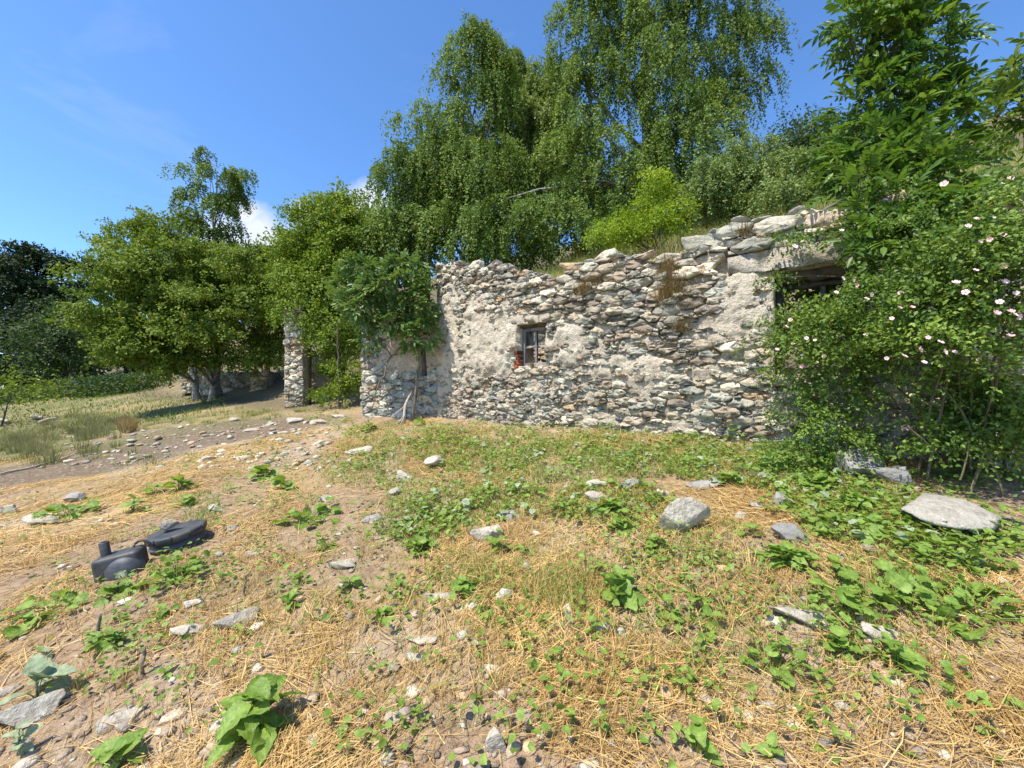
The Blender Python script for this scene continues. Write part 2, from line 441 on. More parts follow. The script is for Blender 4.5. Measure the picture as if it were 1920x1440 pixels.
g = N.new('ShaderNodeBsdfGlossy'); g.inputs['Roughness'].default_value = 0.2; g.inputs['Color'].default_value = (0.22, 0.22, 0.2, 1)
tr = N.new('ShaderNodeBsdfTransparent'); tr.inputs['Color'].default_value = (0.80, 0.80, 0.75, 1)
df = N.new('ShaderNodeBsdfDiffuse'); df.inputs['Color'].default_value = (0.20, 0.18, 0.14, 1)
tc = N.new('ShaderNodeTexCoord'); nn = noise(N, L, tc.outputs['Object'], 9.0, 6)
m1 = N.new('ShaderNodeMixShader'); L.new(mapr(N, L, nn, 0.35, 0.75, 0.03, 0.4), m1.inputs[0]); L.new(tr.outputs[0], m1.inputs[1]); L.new(df.outputs[0], m1.inputs[2])
fr = N.new('ShaderNodeFresnel'); fr.inputs['IOR'].default_value = 1.45
m2 = N.new('ShaderNodeMixShader'); L.new(fr.outputs[0], m2.inputs[0]); L.new(m1.outputs[0], m2.inputs[1]); L.new(g.outputs[0], m2.inputs[2])
o = N.new('ShaderNodeOutputMaterial'); L.new(m2.outputs[0], o.inputs['Surface'])
M['glass'] = m

# ------------------------------------------------------------------ ground
def build_ground():
    n = 340
    a = np.linspace(-1, 1, n)
    k = 6.0
    gx = 220 / math.sinh(k) * np.sinh(k * a) - 0.2
    gy = 220 / math.sinh(k) * np.sinh(k * a) + 3.0
    X, Y = np.meshgrid(gx, gy)
    Z = height(X, Y)
    V = np.stack([X.ravel(), Y.ravel(), Z.ravel()], 1)
    i = np.arange(n - 1)
    I, J = np.meshgrid(i, i)
    q = (J * n + I).ravel()
    T = np.stack([q, q + 1, q + n + 1, q + n], 1)
    x, y = V[:, 0], V[:, 1]
    s, t = st(x, y)
    soil = np.array([0.37, 0.26, 0.165]); pale = np.array([0.47, 0.37, 0.275]); mudc = np.array([0.135, 0.11, 0.085])
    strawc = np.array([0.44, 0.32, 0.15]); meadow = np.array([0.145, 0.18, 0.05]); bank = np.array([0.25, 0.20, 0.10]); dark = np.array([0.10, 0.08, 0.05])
    def mix(c, d, w):
        return c + (d - c) * np.clip(w, 0, 1)[:, None]
    c = np.tile(soil, (len(V), 1))
    c = mix(c, strawc, sstep(0.40, 0.62, fbm(x * 0.8, y * 0.8, 101, 4)) * 0.85)
    c = mix(c, pale, sstep(0.52, 0.70, fbm(x * 1.1 + 9, y * 1.1, 131, 4)) * 0.9)
    c = mix(c, mudc, sstep(0.25, 0.8, mudmask(x, y)) * 0.9)
    dist = np.hypot(x, y)
    c = mix(c, meadow, sstep(10.5, 15, dist) * (s < 6.6) * (0.35 + 0.65 * sstep(.35, .55, fbm(x * .6, y * .6, 141, 3))))
    c = mix(c, np.array([0.11, 0.09, 0.06]), sstep(11.5, 13.5, dist) * sstep(4.7, 5.3, s) * (s < 7.5) * 0.8)  # shade under the left trees, painted into the ground colour
    c = mix(c, bank, sstep(6.3, 6.6, s))
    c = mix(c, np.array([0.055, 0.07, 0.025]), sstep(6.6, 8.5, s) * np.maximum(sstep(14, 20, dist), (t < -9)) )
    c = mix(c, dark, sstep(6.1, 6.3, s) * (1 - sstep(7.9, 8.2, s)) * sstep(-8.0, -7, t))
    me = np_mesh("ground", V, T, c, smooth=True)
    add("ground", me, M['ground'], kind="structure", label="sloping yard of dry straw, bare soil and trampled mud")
build_ground()

# ------------------------------------------------------------------ rubble masonry
PAL = np.array([[0.36, 0.37, 0.33], [0.43, 0.42, 0.37], [0.50, 0.47, 0.40], [0.30, 0.33, 0.31], [0.40, 0.35, 0.28], [0.33, 0.27, 0.21],
                [0.27, 0.22, 0.18], [0.46, 0.41, 0.33], [0.38, 0.40, 0.37], [0.22, 0.20, 0.19], [0.42, 0.30, 0.18], [0.55, 0.52, 0.46]])
PAL = (PAL * 0.8 + PAL.mean(1, keepdims=True) * 0.2) * np.array([1.30, 1.18, 1.00])
PALP = np.array([.14, .14, .12, .11, .11, .08, .05, .09, .07, .03, .02, .04])

def clip_poly(poly, nx, ny, d):
    out = []
    m = len(poly)
    for i in range(m):
        a = poly[i]; b = poly[(i + 1) % m]
        da = a[0] * nx + a[1] * ny - d; db = b[0] * nx + b[1] * ny - d
        if da <= 0: out.append(a)
        if (da < 0 < db) or (db < 0 < da):
            f = da / (da - db)
            out.append((a[0] + (b[0] - a[0]) * f, a[1] + (b[1] - a[1]) * f))
    return out
def rubble(u0, u1, v0, v1, rng, rfield, aspect=1.8, inside=None, tries=14000, mult=(1.7, 1.35, 1.0, 0.75, 0.55, 0.42)):
    """packs stones of mixed size over a wall face and returns their outlines (power diagram)"""
    pu, pv, pr = [], [], []
    A = np.empty((6000, 3)); n = 0
    for lv, mu in enumerate(mult):
        for _ in range(int(tries * (0.06, 0.10, 0.18, 0.22, 0.24, 0.20)[lv])):
            u = rng.uniform(u0, u1); v = rng.uniform(v0, v1)
            if inside is not None and not inside(u, v): continue
            r = rfield(u, v) * mu * rng.uniform(0.88, 1.12)
            if n:
                d2 = ((A[:n, 0] - u) / aspect) ** 2 + (A[:n, 1] - v) ** 2
                if (d2 < (0.88 * (A[:n, 2] + r)) ** 2).any(): continue
            A[n] = (u, v, r); n += 1
    A = A[:n]
    S = np.stack([A[:, 0] / aspect, A[:, 1]], 1)
    polys = []
    for i in range(n):
        r = A[i, 2]; c = S[i]
        R = r * 1.75
        p = [(c[0] - R, c[1] - R * .9), (c[0] + R, c[1] - R * .9), (c[0] + R, c[1] + R * .9), (c[0] - R, c[1] + R * .9)]
        d = S - c; dd = np.hypot(d[:, 0], d[:, 1])
        for j in np.nonzero((dd < R * 1.5 + A[:, 2] * 1.5) & (dd > 0))[0]:
            t = 0.5 * (1 + (r * r - A[j, 2] ** 2) / dd[j] ** 2)
            nx, ny = d[j] / dd[j]
            p = clip_poly(p, nx, ny, (c[0] + d[j, 0] * t) * nx + (c[1] + d[j, 1] * t) * ny)
            if len(p) < 3: break
        if len(p) < 3: continue
        polys.append((A[i, 0], A[i, 1], r, [(q[0] * aspect, q[1]) for q in p]))
    return polys
def stone_shape(u, v, r, poly, rng, joint, prot):
    """stone outline to a block with a rough front; local axes u (along), w (out), v (up)"""
    q = []
    m = len(poly)
    for i in range(m):
        a = np.array(poly[i]); b = np.array(poly[(i + 1) % m])
        ln = np.linalg.norm(b - a)
        if ln < 0.012: continue
        f = rng.uniform(0.03, 0.13)
        q.append(a + (b - a) * f); q.append(a + (b - a) * (1 - f))
    if len(q) < 4: return None
    q = np.array(q); c = q.mean(0)
    rad = np.linalg.norm(q - c, axis=1, keepdims=True)
    q = c + (q - c) * np.clip(1 - joint / rad * rng.uniform(0.5, 1.5, rad.shape), 0.4, 1)
    n = len(q)
    ta, tb = rng.normal(0, 0.13), rng.normal(0, 0.16) - 0.08
    rings = []
    for sc, w, jit in ((0.98, -0.11, 0), (1.0, prot - 0.018, 0.006), (0.94, prot - 0.002, 0.007), (0.5, prot + min(0.006, r * .05), 0.009)):
        p = c + (q - c) * sc + rng.normal(0, jit + 1e-6, q.shape)
        ww = np.full(n, w) + rng.normal(0, jit + 1e-6, n)
        if w > -0.1: ww += ta * (p[:, 0] - c[0]) + tb * (p[:, 1] - c[1])
        rings.append(np.stack([p[:, 0] - c[0], ww, p[:, 1] - c[1]], 1))
    V = np.concatenate(rings + [np.array([[0, prot + min(0.02, r * .12) + rng.normal(0, .004), 0]])])
    T = []
    for k in range(3):
        for i in range(n):
            a = k * n + i; b = k * n + (i + 1) % n
            T += [(a, b, b + n), (a, b + n, a + n)]
    for i in range(n):
        T.append((3 * n + i, 3 * n + (i + 1) % n, 4 * n))
    area = 0.5 * abs(np.sum(q[:, 0] * np.roll(q[:, 1], -1) - np.roll(q[:, 0], -1) * q[:, 1]))
    return c, V, np.array(T, int), area

class Face:
    """a wall face: u along e, v up, w out of the wall"""
    def __init__(self, o, e, out):
        self.o = np.array(o, float); self.e = np.array(e, float); self.out = np.array(out, float)
    def at(self, u, w, v):
        u = np.asarray(u, float); w = np.asarray(w, float)
        x = self.o[0] + self.e[0] * u + self.out[0] * w
        y = self.o[1] + self.e[1] * u + self.out[1] * w
        return np.stack([x, y, np.broadcast_to(np.asarray(v, float), x.shape)], -1)
    def turn(self, V):
        return np.stack([self.e[0] * V[:, 0] + self.out[0] * V[:, 1], self.e[1] * V[:, 0] + self.out[1] * V[:, 1], V[:, 2]], 1)

def core(face, u0, u1, v0, top, openings, wfun, tone, thick=0.5, step=0.03, vmax=4.6):
    """the mortar body of a wall: rough front, real openings, flat back"""
    nu = int(round((u1 - u0) / step)); nv = int(round((vmax - v0) / step))
    us = np.linspace(u0, u1, nu + 1); vs = np.linspace(v0, vmax, nv + 1)
    def snap(arr, x): return int(np.argmin(np.abs(arr - x)))
    ok = np.ones((nv, nu), bool)
    uc = (us[:-1] + us[1:]) / 2; vc = (vs[:-1] + vs[1:]) / 2
    ok &= vc[:, None] < top(uc)[None, :]
    for a, b, c, d in openings:
        ok[snap(vs, c):snap(vs, d), snap(us, a):snap(us, b)] = False
    U, Vv = np.meshgrid(us, vs)
    W = wfun(U, Vv)
    fr = face.at(U.ravel(), W.ravel(), Vv.ravel()); bk = face.at(U.ravel(), np.full(U.size, -thick), Vv.ravel())
    n = U.size; m = nu + 1
    J, I = np.nonzero(ok)
    q = J * m + I
    F1 = np.stack([q, q + 1, q + m + 1, q + m], 1)
    faces = [F1] if step < 0.025 else [F1, F1[:, ::-1] + n]
    pad = np.zeros((nv + 2, nu + 2), bool); pad[1:-1, 1:-1] = ok
    for dj, di, a, b in ((-1, 0, 0, 1), (1, 0, m + 1, m), (0, -1, m, 0), (0, 1, 1, m + 1)):
        e = ok & ~pad[1 + dj:1 + dj + nv, 1 + di:1 + di + nu]
        J2, I2 = np.nonzero(e); q2 = J2 * m + I2
        faces.append(np.stack([q2 + b, q2 + a, q2 + a + n, q2 + b + n], 1))
    Fa = np.concatenate(faces)
    used = np.unique(Fa); mp = np.full(2 * n, -1); mp[used] = np.arange(len(used))
    T = tone(U.ravel(), Vv.ravel()); T = np.concatenate([T, T])
    return np.concatenate([fr, bk])[used], mp[Fa], T[used]

def lay_stones(parent, loc, face, polys, rng, wprot, joint, keep, openings, limit, name="stone", pal=PAL, palp=PALP, tone_fn=None, bounds=None):
    made = []
    for u, v, r, poly in polys:
        if not keep(u, v): continue
        if bounds is not None:
            poly = clip_poly(poly, -1, 0, -bounds[0] + rng.uniform(0, .02)); poly = clip_poly(poly, 1, 0, bounds[1] + rng.uniform(0, .02))
            if len(poly) < 3: continue
        bad = False
        for a, b, c, d in openings:
            if a - .01 < u < b + .01 and c - .01 < v < d + .01: bad = True; break
            us = [p[0] for p in poly]; vs_ = [p[1] for p in poly]
            if max(us) > a and min(us) < b and max(vs_) > c and min(vs_) < d:
                g = [(a - u, (1, 0, a)), (u - b, (-1, 0, -b)), (c - v, (0, 1, c)), (v - d, (0, -1, -d))]
                nx, ny, dd = max(g, key=lambda k: k[0])[1]
                poly = clip_poly(poly, nx, ny, dd)
                if len(poly) < 3: bad = True; break
        if bad: continue
        sh = stone_shape(u, v, r, poly, rng, joint(u, v), wprot(u, v, rng))
        if sh is None: continue
        c, V, T, area = sh
        i = rng.choice(len(pal), p=palp / palp.sum()); col = pal[i] * rng.uniform(0.62, 1.25)
        if tone_fn is not None: col = tone_fn(c[0], c[1], col, rng)
        made.append((area, c, face.turn(V), T, col))
    made.sort(key=lambda k: -k[0])
    for area, c, V, T, col in made[:limit]:
        me = np_mesh(name, V, T, np.tile(col, (len(V), 1)))
        p = face.at(c[0], 0.0, c[1])
        add(name, me, M['stone'], parent, p - loc)
    rest = made[limit:]
    if rest:
        parts = []
        for area, c, V, T, col in rest:
            p = face.at(c[0], 0.0, c[1]) - loc
            parts.append((V + p, T, np.tile(col, (len(V), 1))))
        V, T, C = merge(parts)
        add("small_stones", np_mesh("small_stones", V, T, C), M['stone'], parent, kind="stuff")
    return len(made)

# rough rocks, shared by all loose stones
def rock_mesh(name, seed, sub=3, flat=0.62, cuts=17, rough=0.10, dr=(0.50, 0.80)):
    rng = np.random.default_rng(seed)
    bm = bmesh.new(); bmesh.ops.create_icosphere(bm, subdivisions=sub, radius=1.0)
    V = np.array([v.co[:] for v in bm.verts]); T = np.array([[v.index for v in f.verts] for f in bm.faces]); bm.free()
    for k in range(cuts):
        n = rng.normal(size=3); n /= np.linalg.norm(n)
        d = rng.uniform(*dr)
        over = V @ n - d
        V = V - np.where(over > 0, over * 0.97, 0)[:, None] * n
    dsp = fbm(V[:, 0] * 2.6 + seed, V[:, 1] * 2.6 + V[:, 2] * 2.1, seed, 5) - 0.5
    V = V * (1 + rough * 2.4 * dsp)[:, None]
    d2 = fbm(V[:, 0] * 9 + seed, V[:, 1] * 9 + V[:, 2] * 7.3, seed + 5, 3) - 0.5
    V = V * (1 + 0.10 * d2)[:, None]
    V /= np.abs(V).max(0)
    V[:, 2] *= flat
    V[:, 0] *= rng.uniform(1.0, 1.35)
    me = np_mesh(name, V, T, smooth=False)
    return me
ROCKS = {k: [rock_mesh("rock_" + k, 300 + i * 7 + len(k), 4, 0.66, 13, 0.09, (0.34, 0.66)) for i in range(7)] for k in ('rock', 'rock_grey', 'rock_white')}
for k in ROCKS:
    for me in ROCKS[k]: me.materials.append(M[k])
CAPS = [rock_mesh("cap", 500 + i, 2, 0.5, 14, 0.08) for i in range(8)]
for me in CAPS: me.materials.append(M['cap_rock'])

# ------------------------------------------------------------------ the ruined house
WS = 5.627                                         # the front wall's distance uphill from the camera
EV = np.array([NY, -NX]); NV = np.array([NX, NY])
house_face = Face(NV * WS, EV, -NV)
def wall_pt(px, py):
    a = (px - 960) / F
    d = WS / (NX * a + NY)
    p = P(px, py, d); s, t = st(p[0], p[1])
    return t, p[2], d
prof = [wall_pt(*q)[:2] for q in [(820, 500), (835, 494), (852, 486), (880, 499), (930, 494), (960, 497), (1000, 510), (1032, 520), (1060, 506), (1090, 486), (1130, 480),
                                  (1190, 474), (1240, 490), (1262, 474), (1310, 457), (1345, 428), (1390, 406), (1440, 397), (1492, 394), (1522, 374), (1590, 371), (1700, 375)]]
prof_u = np.array([p[0] for p in prof]); prof_v = np.array([p[1] for p in prof])
prof_u = np.append(prof_u, 3.4); prof_v = np.append(prof_v, 3.3)
def htop(u): return np.interp(u, prof_u, prof_v)
U0 = prof_u[0]; U1 = 3.0
def rect(px0, py0, px1, py1):
    a = wall_pt(px0, (py0 + py1) / 2); b = wall_pt(px1, (py0 + py1) / 2); c = (px0 + px1) / 2
    return a[0], b[0], wall_pt(c, py1)[1], wall_pt(c, py0)[1]
WIN1 = rect(971, 607, 1023, 686)
WIN2 = (-0.46, 0.48, 1.72, 2.93)
openings = [WIN1, WIN2]
def blob(u, v, px, py, rx, ry):
    c = wall_pt(px, py); k = c[2] / F
    return np.exp(-(((u - c[0]) / (rx * k * 1.15)) ** 2 + ((v - c[1]) / (ry * k)) ** 2) ** 2)
def plaster(u, v):
    u = np.asarray(u, float); v = np.asarray(v, float)
    m = blob(u, v, 885, 640, 78, 75)
    for b in ((840, 620, 30, 100), (945, 650, 45, 55), (1062, 635, 40, 50), (1110, 600, 35, 30), (1410, 570, 62, 85), (1440, 470, 45, 40), (1380, 640, 40, 25), (1180, 690, 60, 25)):
        w = 0.75 if b[0] in (1180, 1110, 1380) else 1.0
        m = np.maximum(m, w * blob(u, v, *b))
    return np.clip(m * (0.55 + 0.9 * fbm(u * 3, v * 3, 61, 3)), 0, 1.1)
def dry(u, v):
    d = htop(u) - np.asarray(v, float)
    depth = np.interp(u, [-6.3, -4.5, -3.4, -1.6, -0.8, 0.6], [0.45, 0.6, 1.0, 1.15, 0.75, 0.6])
    return 1 - sstep(depth * 0.75, depth * 1.15, d + (fbm(np.asarray(u) * 2.2, np.asarray(v) * 2.2, 67, 3) - 0.5) * 0.5)
def house_w(u, v):
    return -0.004 - 0.080 * dry(u, v) + 0.058 * plaster(u, v) + (fbm(u * 5, v * 5, 71, 4) - 0.5) * 0.085 + (fbm(u * 13, v * 13, 73, 4) - 0.5) * 0.06
def house_tone(u, v):
    a = np.array([0.66, 0.56, 0.42]); b = np.array([0.76, 0.67, 0.52]); c = np.array([0.30, 0.25, 0.19])
    p = np.clip(plaster(u, v), 0, 1)[:, None]; d = dry(u, v)[:, None]
    return (a + (c - a) * d) * (1 - p) + b * p

base_z = 0.9
house_loc = np.append(house_face.at(-2.0, 0, 0)[:2], base_z)
house = thing("ruined_house", "long ruined rubble stone house wall with two window openings and a jagged top", "house ruin", house_loc)
rng = np.random.default_rng(11)
V, T, C = core(house_face, U0, U1, 0.35, lambda u: htop(u) - 0.13 + 0.05 * (fbm(u * 3, u * 0, 3, 3) - 0.5), openings, house_w, house_tone, 0.5, 0.022)
add("wall", np_mesh("wall", V - house_loc, T, C, smooth=True), M['mortar'], house)
def rfield(u, v):
    big = blob(u, v, 1470, 410, 120, 60)
    return 0.031 + 0.006 * sstep(-6, -1, u) + 0.016 * big + 0.006 * dry(u, v)
LINT2 = (-0.95, 0.62, 2.93, 3.20)
LINT1 = (WIN1[0] - 0.32, WIN1[1] + 0.08, WIN1[3], WIN1[3] + 0.13)
polys = rubble(U0, 1.9, 0.55, 4.2, rng, rfield, 2.5, lambda u, v: v < htop(u) + 0.02, 64000)
def keep(u, v): return v < htop(u) - 0.01 and U0 + 0.02 < u < 1.9
def prot(u, v, rng): return (0.03 if rng.random() < 0.16 and float(plaster(u, v)) > .4 else 0.0) + rng.uniform(-0.012, 0.05) + 0.015 * float(dry(u, v)) * rng.uniform(-1, 1.5)
def joint(u, v): return 0.004 + 0.003 * (1 - float(dry(u, v)))
def tone1(u, v, col, rng):
    if 1.9 < v < 3.0 and -3.6 < u < -1.2 and rng.random() < 0.5: return col * 0.62      # weathered darker band
    return col
lay_stones(house, house_loc, house_face, polys, rng, prot, joint, keep, openings + [LINT1, LINT2], 300, tone_fn=tone1, bounds=(U0, 1.95))

def block(u0, u1, w0, w1, v0, v1, face, loc, rng, jit=0.006, nu=8, nw=2, nv=3):
    """a rough-edged beam or slab"""
    bm = bmesh.new(); bmesh.ops.create_cube(bm, size=1.0)
    bmesh.ops.subdivide_edges(bm, edges=[e for e in bm.edges if abs(e.verts[0].co.x - e.verts[1].co.x) > .5], cuts=nu, use_grid_fill=True)
    bmesh.ops.bevel(bm, geom=[e for e in bm.edges if e.calc_face_angle(0) > 0.5], offset=0.02, segments=1, affect='EDGES')
    Vv = np.array([v.co[:] for v in bm.verts]) + 0.5
    bmesh.ops.triangulate(bm, faces=bm.faces[:])
    bm.verts.index_update()
    T = np.array([[v.index for v in f.verts] for f in bm.faces]); bm.free()
    Vv += rng.normal(0, 1, Vv.shape) * jit / np.array([u1 - u0, abs(w1 - w0), v1 - v0])
    p = face.at(u0 + Vv[:, 0] * (u1 - u0), w0 + Vv[:, 1] * (w1 - w0), v0 + Vv[:, 2] * (v1 - v0))
    return p - loc, T
def slab(name, u0, u1, w0, w1, v0, v1, tone, mat='stone', face=house_face, loc=house_loc, parent=house, jit=0.006, label=None):
    V, T = block(u0, u1, w0, w1, v0, v1, face, loc, rng, jit)
    return add(name, np_mesh(name, V, T, np.tile(np.array(tone), (len(V), 1))), M[mat], parent, label=label)
slab("lintel", -0.93, 0.60, -0.46, 0.035, 2.945, 3.19, (0.50, 0.45, 0.37), 'mortar', label="long pale stone lintel over the large window", jit=0.009)
slab("lintel", LINT1[0] + 0.01, LINT1[1], -0.46, 0.03, LINT1[2] + 0.012, LINT1[3], (0.55, 0.48, 0.37), 'mortar', label="pale stone lintel over the small window", jit=0.009)
slab("lintel_board", -0.45, 0.47, -0.40, -0.10, 2.80, 2.925, (0, 0, 0), 'dark_wood', jit=0.004)
slab("lintel_board", WIN1[0] + .01, WIN1[1] - .01, -0.40, -0.06, WIN1[3] - 0.045, WIN1[3] - 0.004, (0, 0, 0), 'dark_wood', jit=0.003)
for k in range(4):                                  # exposed bricks in the small window's left jamb
    v = WIN1[2] - 0.05 + k * 0.085
    slab("brick", WIN1[0] - 0.055, WIN1[0] + 0.004 + rng.uniform(0, .008), -0.24, 0.028 + rng.uniform(0, .014), v, v + 0.068, (0, 0, 0), 'brick', jit=0.005)

def window(rc, wdep, bar, rows, cols, panes, wood='old_wood'):
    u0, u1, v0, v1 = rc
    def bx(a, b, c, d, w0, w1):
        V, T = block(a, b, w0, w1, c, d, house_face, house_loc, rng, 0.0018, 3); return V, T, None
    fr = merge([bx(u0, u0 + bar, v0, v1, wdep - .07, wdep), bx(u1 - bar, u1, v0, v1, wdep - .07, wdep),
                bx(u0 + bar, u1 - bar, v0, v0 + bar, wdep - .07, wdep - .003), bx(u0 + bar, u1 - bar, v1 - bar, v1, wdep - .07, wdep - .003)])
    w = add("window", np_mesh("window_frame", fr[0], fr[1]), M[wood], house)
    us = np.linspace(u0 + bar / 2, u1 - bar / 2, cols + 1); vs_ = np.linspace(v0 + bar / 2, v1 - bar / 2, rows + 1)
    for k in range(1, cols):
        V, T, _ = bx(us[k] - bar * .36, us[k] + bar * .36, v0 + bar, v1 - bar, wdep - .055, wdep - .008)
        add("mullion", np_mesh("mullion", V, T), M[wood], w)
    for k in range(1, rows):
        for c in range(cols):
            V, T, _ = bx(us[c] + bar * .5, us[c + 1] - bar * .5, vs_[k] - bar * .34, vs_[k] + bar * .34, wdep - .05, wdep - .012)
            add("glazing_bar", np_mesh("glazing_bar", V, T), M[wood], w)
    for (c, r) in panes:
        V, T, _ = bx(us[c] + bar * .45, us[c + 1] - bar * .45, vs_[r] + bar * .45, vs_[r + 1] - bar * .45, wdep - .032, wdep - .027)
        add("pane", np_mesh("pane", V, T), M['glass'], w)
    return w
window((WIN1[0] + .012, WIN1[1] - .012, WIN1[2] + .006, WIN1[3] - .05), -0.13, 0.055, 2, 2, [(0, 1), (1, 1)])
window((WIN2[0] + .02, WIN2[1] - .02, WIN2[2] + .01, 2.795), -0.20, 0.06, 1, 2, [], 'dark_frame')

# loose stones along the broken top
capr = np.random.default_rng(5)
u = U0 + 0.1
while u < 1.1:
    big = float(blob(u, htop(u), 1500, 385, 90, 60))
    L_ = capr.uniform(0.10, 0.22) * (1 + 0.7 * big)
    for lay in range(2):
        uu = u + capr.normal(0, .03); 
        ww = -0.10 if lay == 0 else -0.33
        z = float(htop(uu)) - 0.05 + capr.uniform(-0.03, 0.04)
        p = house_face.at(uu, ww + capr.normal(0, .03), z)
        o = add("cap_stone", CAPS[capr.integers(8)], None, house, p - house_loc,
                (capr.normal(0, .25), capr.normal(0, .25), math.atan2(EV[1], EV[0]) + capr.normal(0, .35)),
                (L_ * 0.46, capr.uniform(0.08, 0.13), capr.uniform(0.05, 0.085)))
    u += L_ * capr.uniform(0.85, 1.15)

# side and rear walls of the same house, and an added slab over the room
def shell(name, s0, s1, t0, t1, z0, z1, mat, tone=None):
    cs = [(s, t, z) for s in (s0, s1) for t in (t0, t1) for z in (z0, z1)]
    V = np.array([np.append(xy(s, t), z) for s, t, z in cs]) - house_loc
    Fq = np.array([[0, 1, 3, 2], [4, 6, 7, 5], [0, 4, 5, 1], [2, 3, 7, 6], [0, 2, 6, 4], [1, 5, 7, 3]])
    return add(name, np_mesh(name, V, Fq, None if tone is None else np.tile(np.array(tone), (8, 1))), M[mat], house)
shell("end_wall", WS + 0.5, 8.2, U0 + 0.02, U0 + 0.45, 0.6, 3.1, 'mortar', (0.5, 0.42, 0.33))
rear_face = Face(NV * 7.84, EV, -NV)
shell("rear_wall", 7.86, 8.3, U0 + 0.1, 2.9, 0.6, 3.9, 'mortar', (0.5, 0.42, 0.33))
rp = rubble(U0 + .3, -4.6, 1.4, 3.4, rng, lambda u, v: 0.1, 1.8, None, 1500)
for pu_, pv_, r_, poly in rp[:60]:
    sh = stone_shape(pu_, pv_, r_, poly, rng, 0.008, 0.03)
    if sh is None: continue
    c, V, T, a_ = sh
    add("stone", np_mesh("stone", rear_face.turn(V), T, np.tile(PAL[rng.integers(12)], (len(V), 1))), M['stone'], house, rear_face.at(c[0], 0, c[1]) - house_loc)
shell("shade_slab", WS + 0.5, 8.0, -5.0, -1.25, 2.84, 3.0, 'earth')  # unseen slab added so the room behind the small window stays dark
shell("room_wall", WS + 0.5, 7.9, -1.25, -1.05, 0.6, 3.0, 'mortar', (0.4, 0.33, 0.26))

# ------------------------------------------------------------------ the lower annex wall left of the house
A_ = P(823, 760, 8.36)[:2]; B_ = P(677, 760, 9.35)[:2]
ae = A_ - B_; alen = float(np.linalg.norm(ae)); ae /= alen
an_face = Face(B_, ae, np.array([ae[1], -ae[0]]))
def apt(px, py):
    a = (px - 960) / F; e = ae
    # intersect the view ray with the annex line
    k = np.linalg.solve(np.array([[e[0], -a], [e[1], -1.0]]), -B_)
    return k[0], P(px, py, k[1])[2]
ap = [apt(*q) for q in [(678, 616), (690, 612), (700, 610), (712, 604), (735, 596), (760, 600), (790, 596), (822, 592)]]
ap_u = np.array([p[0] for p in ap]); ap_v = np.array([p[1] for p in ap])
def atop(u): return np.interp(u, ap_u, ap_v)
d0, d1 = apt(786, 650), apt(801, 700)
ADOOR = (d0[0], d1[0], d1[1] - 0.05, d0[1] + 0.12)
an_loc = np.append(an_face.at(alen / 2, 0, 0)[:2], 0.8)
annex = thing("annex_wall", "lower plastered annex wall with a dark narrow opening, shaded by the elder bush", "wall", an_loc)
def an_plaster(u, v): return sstep(1.75, 2.1, v + (fbm(np.asarray(u) * 3, np.asarray(v) * 3, 91, 3) - .5) * .5) * sstep(0.35, 0.6, u)
def an_w(u, v): return -0.02 + 0.05 * an_plaster(u, v) + (fbm(u * 5, v * 5, 171, 4) - 0.5) * 0.035 + (fbm(u * 16, v * 16, 173, 3) - 0.5) * 0.02
def an_tone(u, v):
    p = an_plaster(u, v)[:, None]
    return np.array([0.47, 0.43, 0.37]) * (1 - p) + np.array([0.60, 0.50, 0.39]) * p
V, T, C = core(an_face, 0, alen, 0.3, lambda u: atop(u) - 0.05, [ADOOR], an_w, an_tone, 0.5, 0.035, 3.6)
add("wall", np_mesh("wall", V - an_loc, T, C, smooth=True), M['mortar'], annex)
apolys = rubble(0.0, alen, 0.55, 3.3, rng, lambda u, v: 0.055, 2.2, lambda u, v: v < atop(u) + .02, 10000)
pal2 = PAL * np.array([0.95, 1.02, 1.06])
lay_stones(annex, an_loc, an_face, apolys, rng, lambda u, v, r: r.uniform(0.0, 0.035), lambda u, v: 0.008, lambda u, v: v < atop(u) and 0.02 < u < alen - .02, [ADOOR], 300, pal=pal2, bounds=(0.0, alen))
V, T = block(ADOOR[0] + .01, ADOOR[0] + 0.05, -0.2, -0.1, ADOOR[2] + .01, ADOOR[3] - .01, an_face, an_loc, rng, 0.003)
add("door_post", np_mesh("door_post", V, T), M['old_wood'], annex)
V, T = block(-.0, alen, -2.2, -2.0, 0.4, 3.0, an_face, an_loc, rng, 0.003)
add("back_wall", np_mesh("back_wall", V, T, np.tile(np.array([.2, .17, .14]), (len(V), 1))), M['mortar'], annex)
for k in range(9):
    uu = 0.1 + k * (alen - .2) / 8
    p = an_face.at(uu, -0.1 + capr.normal(0, .03), float(atop(uu)) - 0.02)
    add("cap_stone", CAPS[capr.integers(8)], None, annex, p - an_loc, (capr.normal(0, .2), capr.normal(0, .2), capr.uniform(0, 6)), (0.15, 0.12, 0.10))

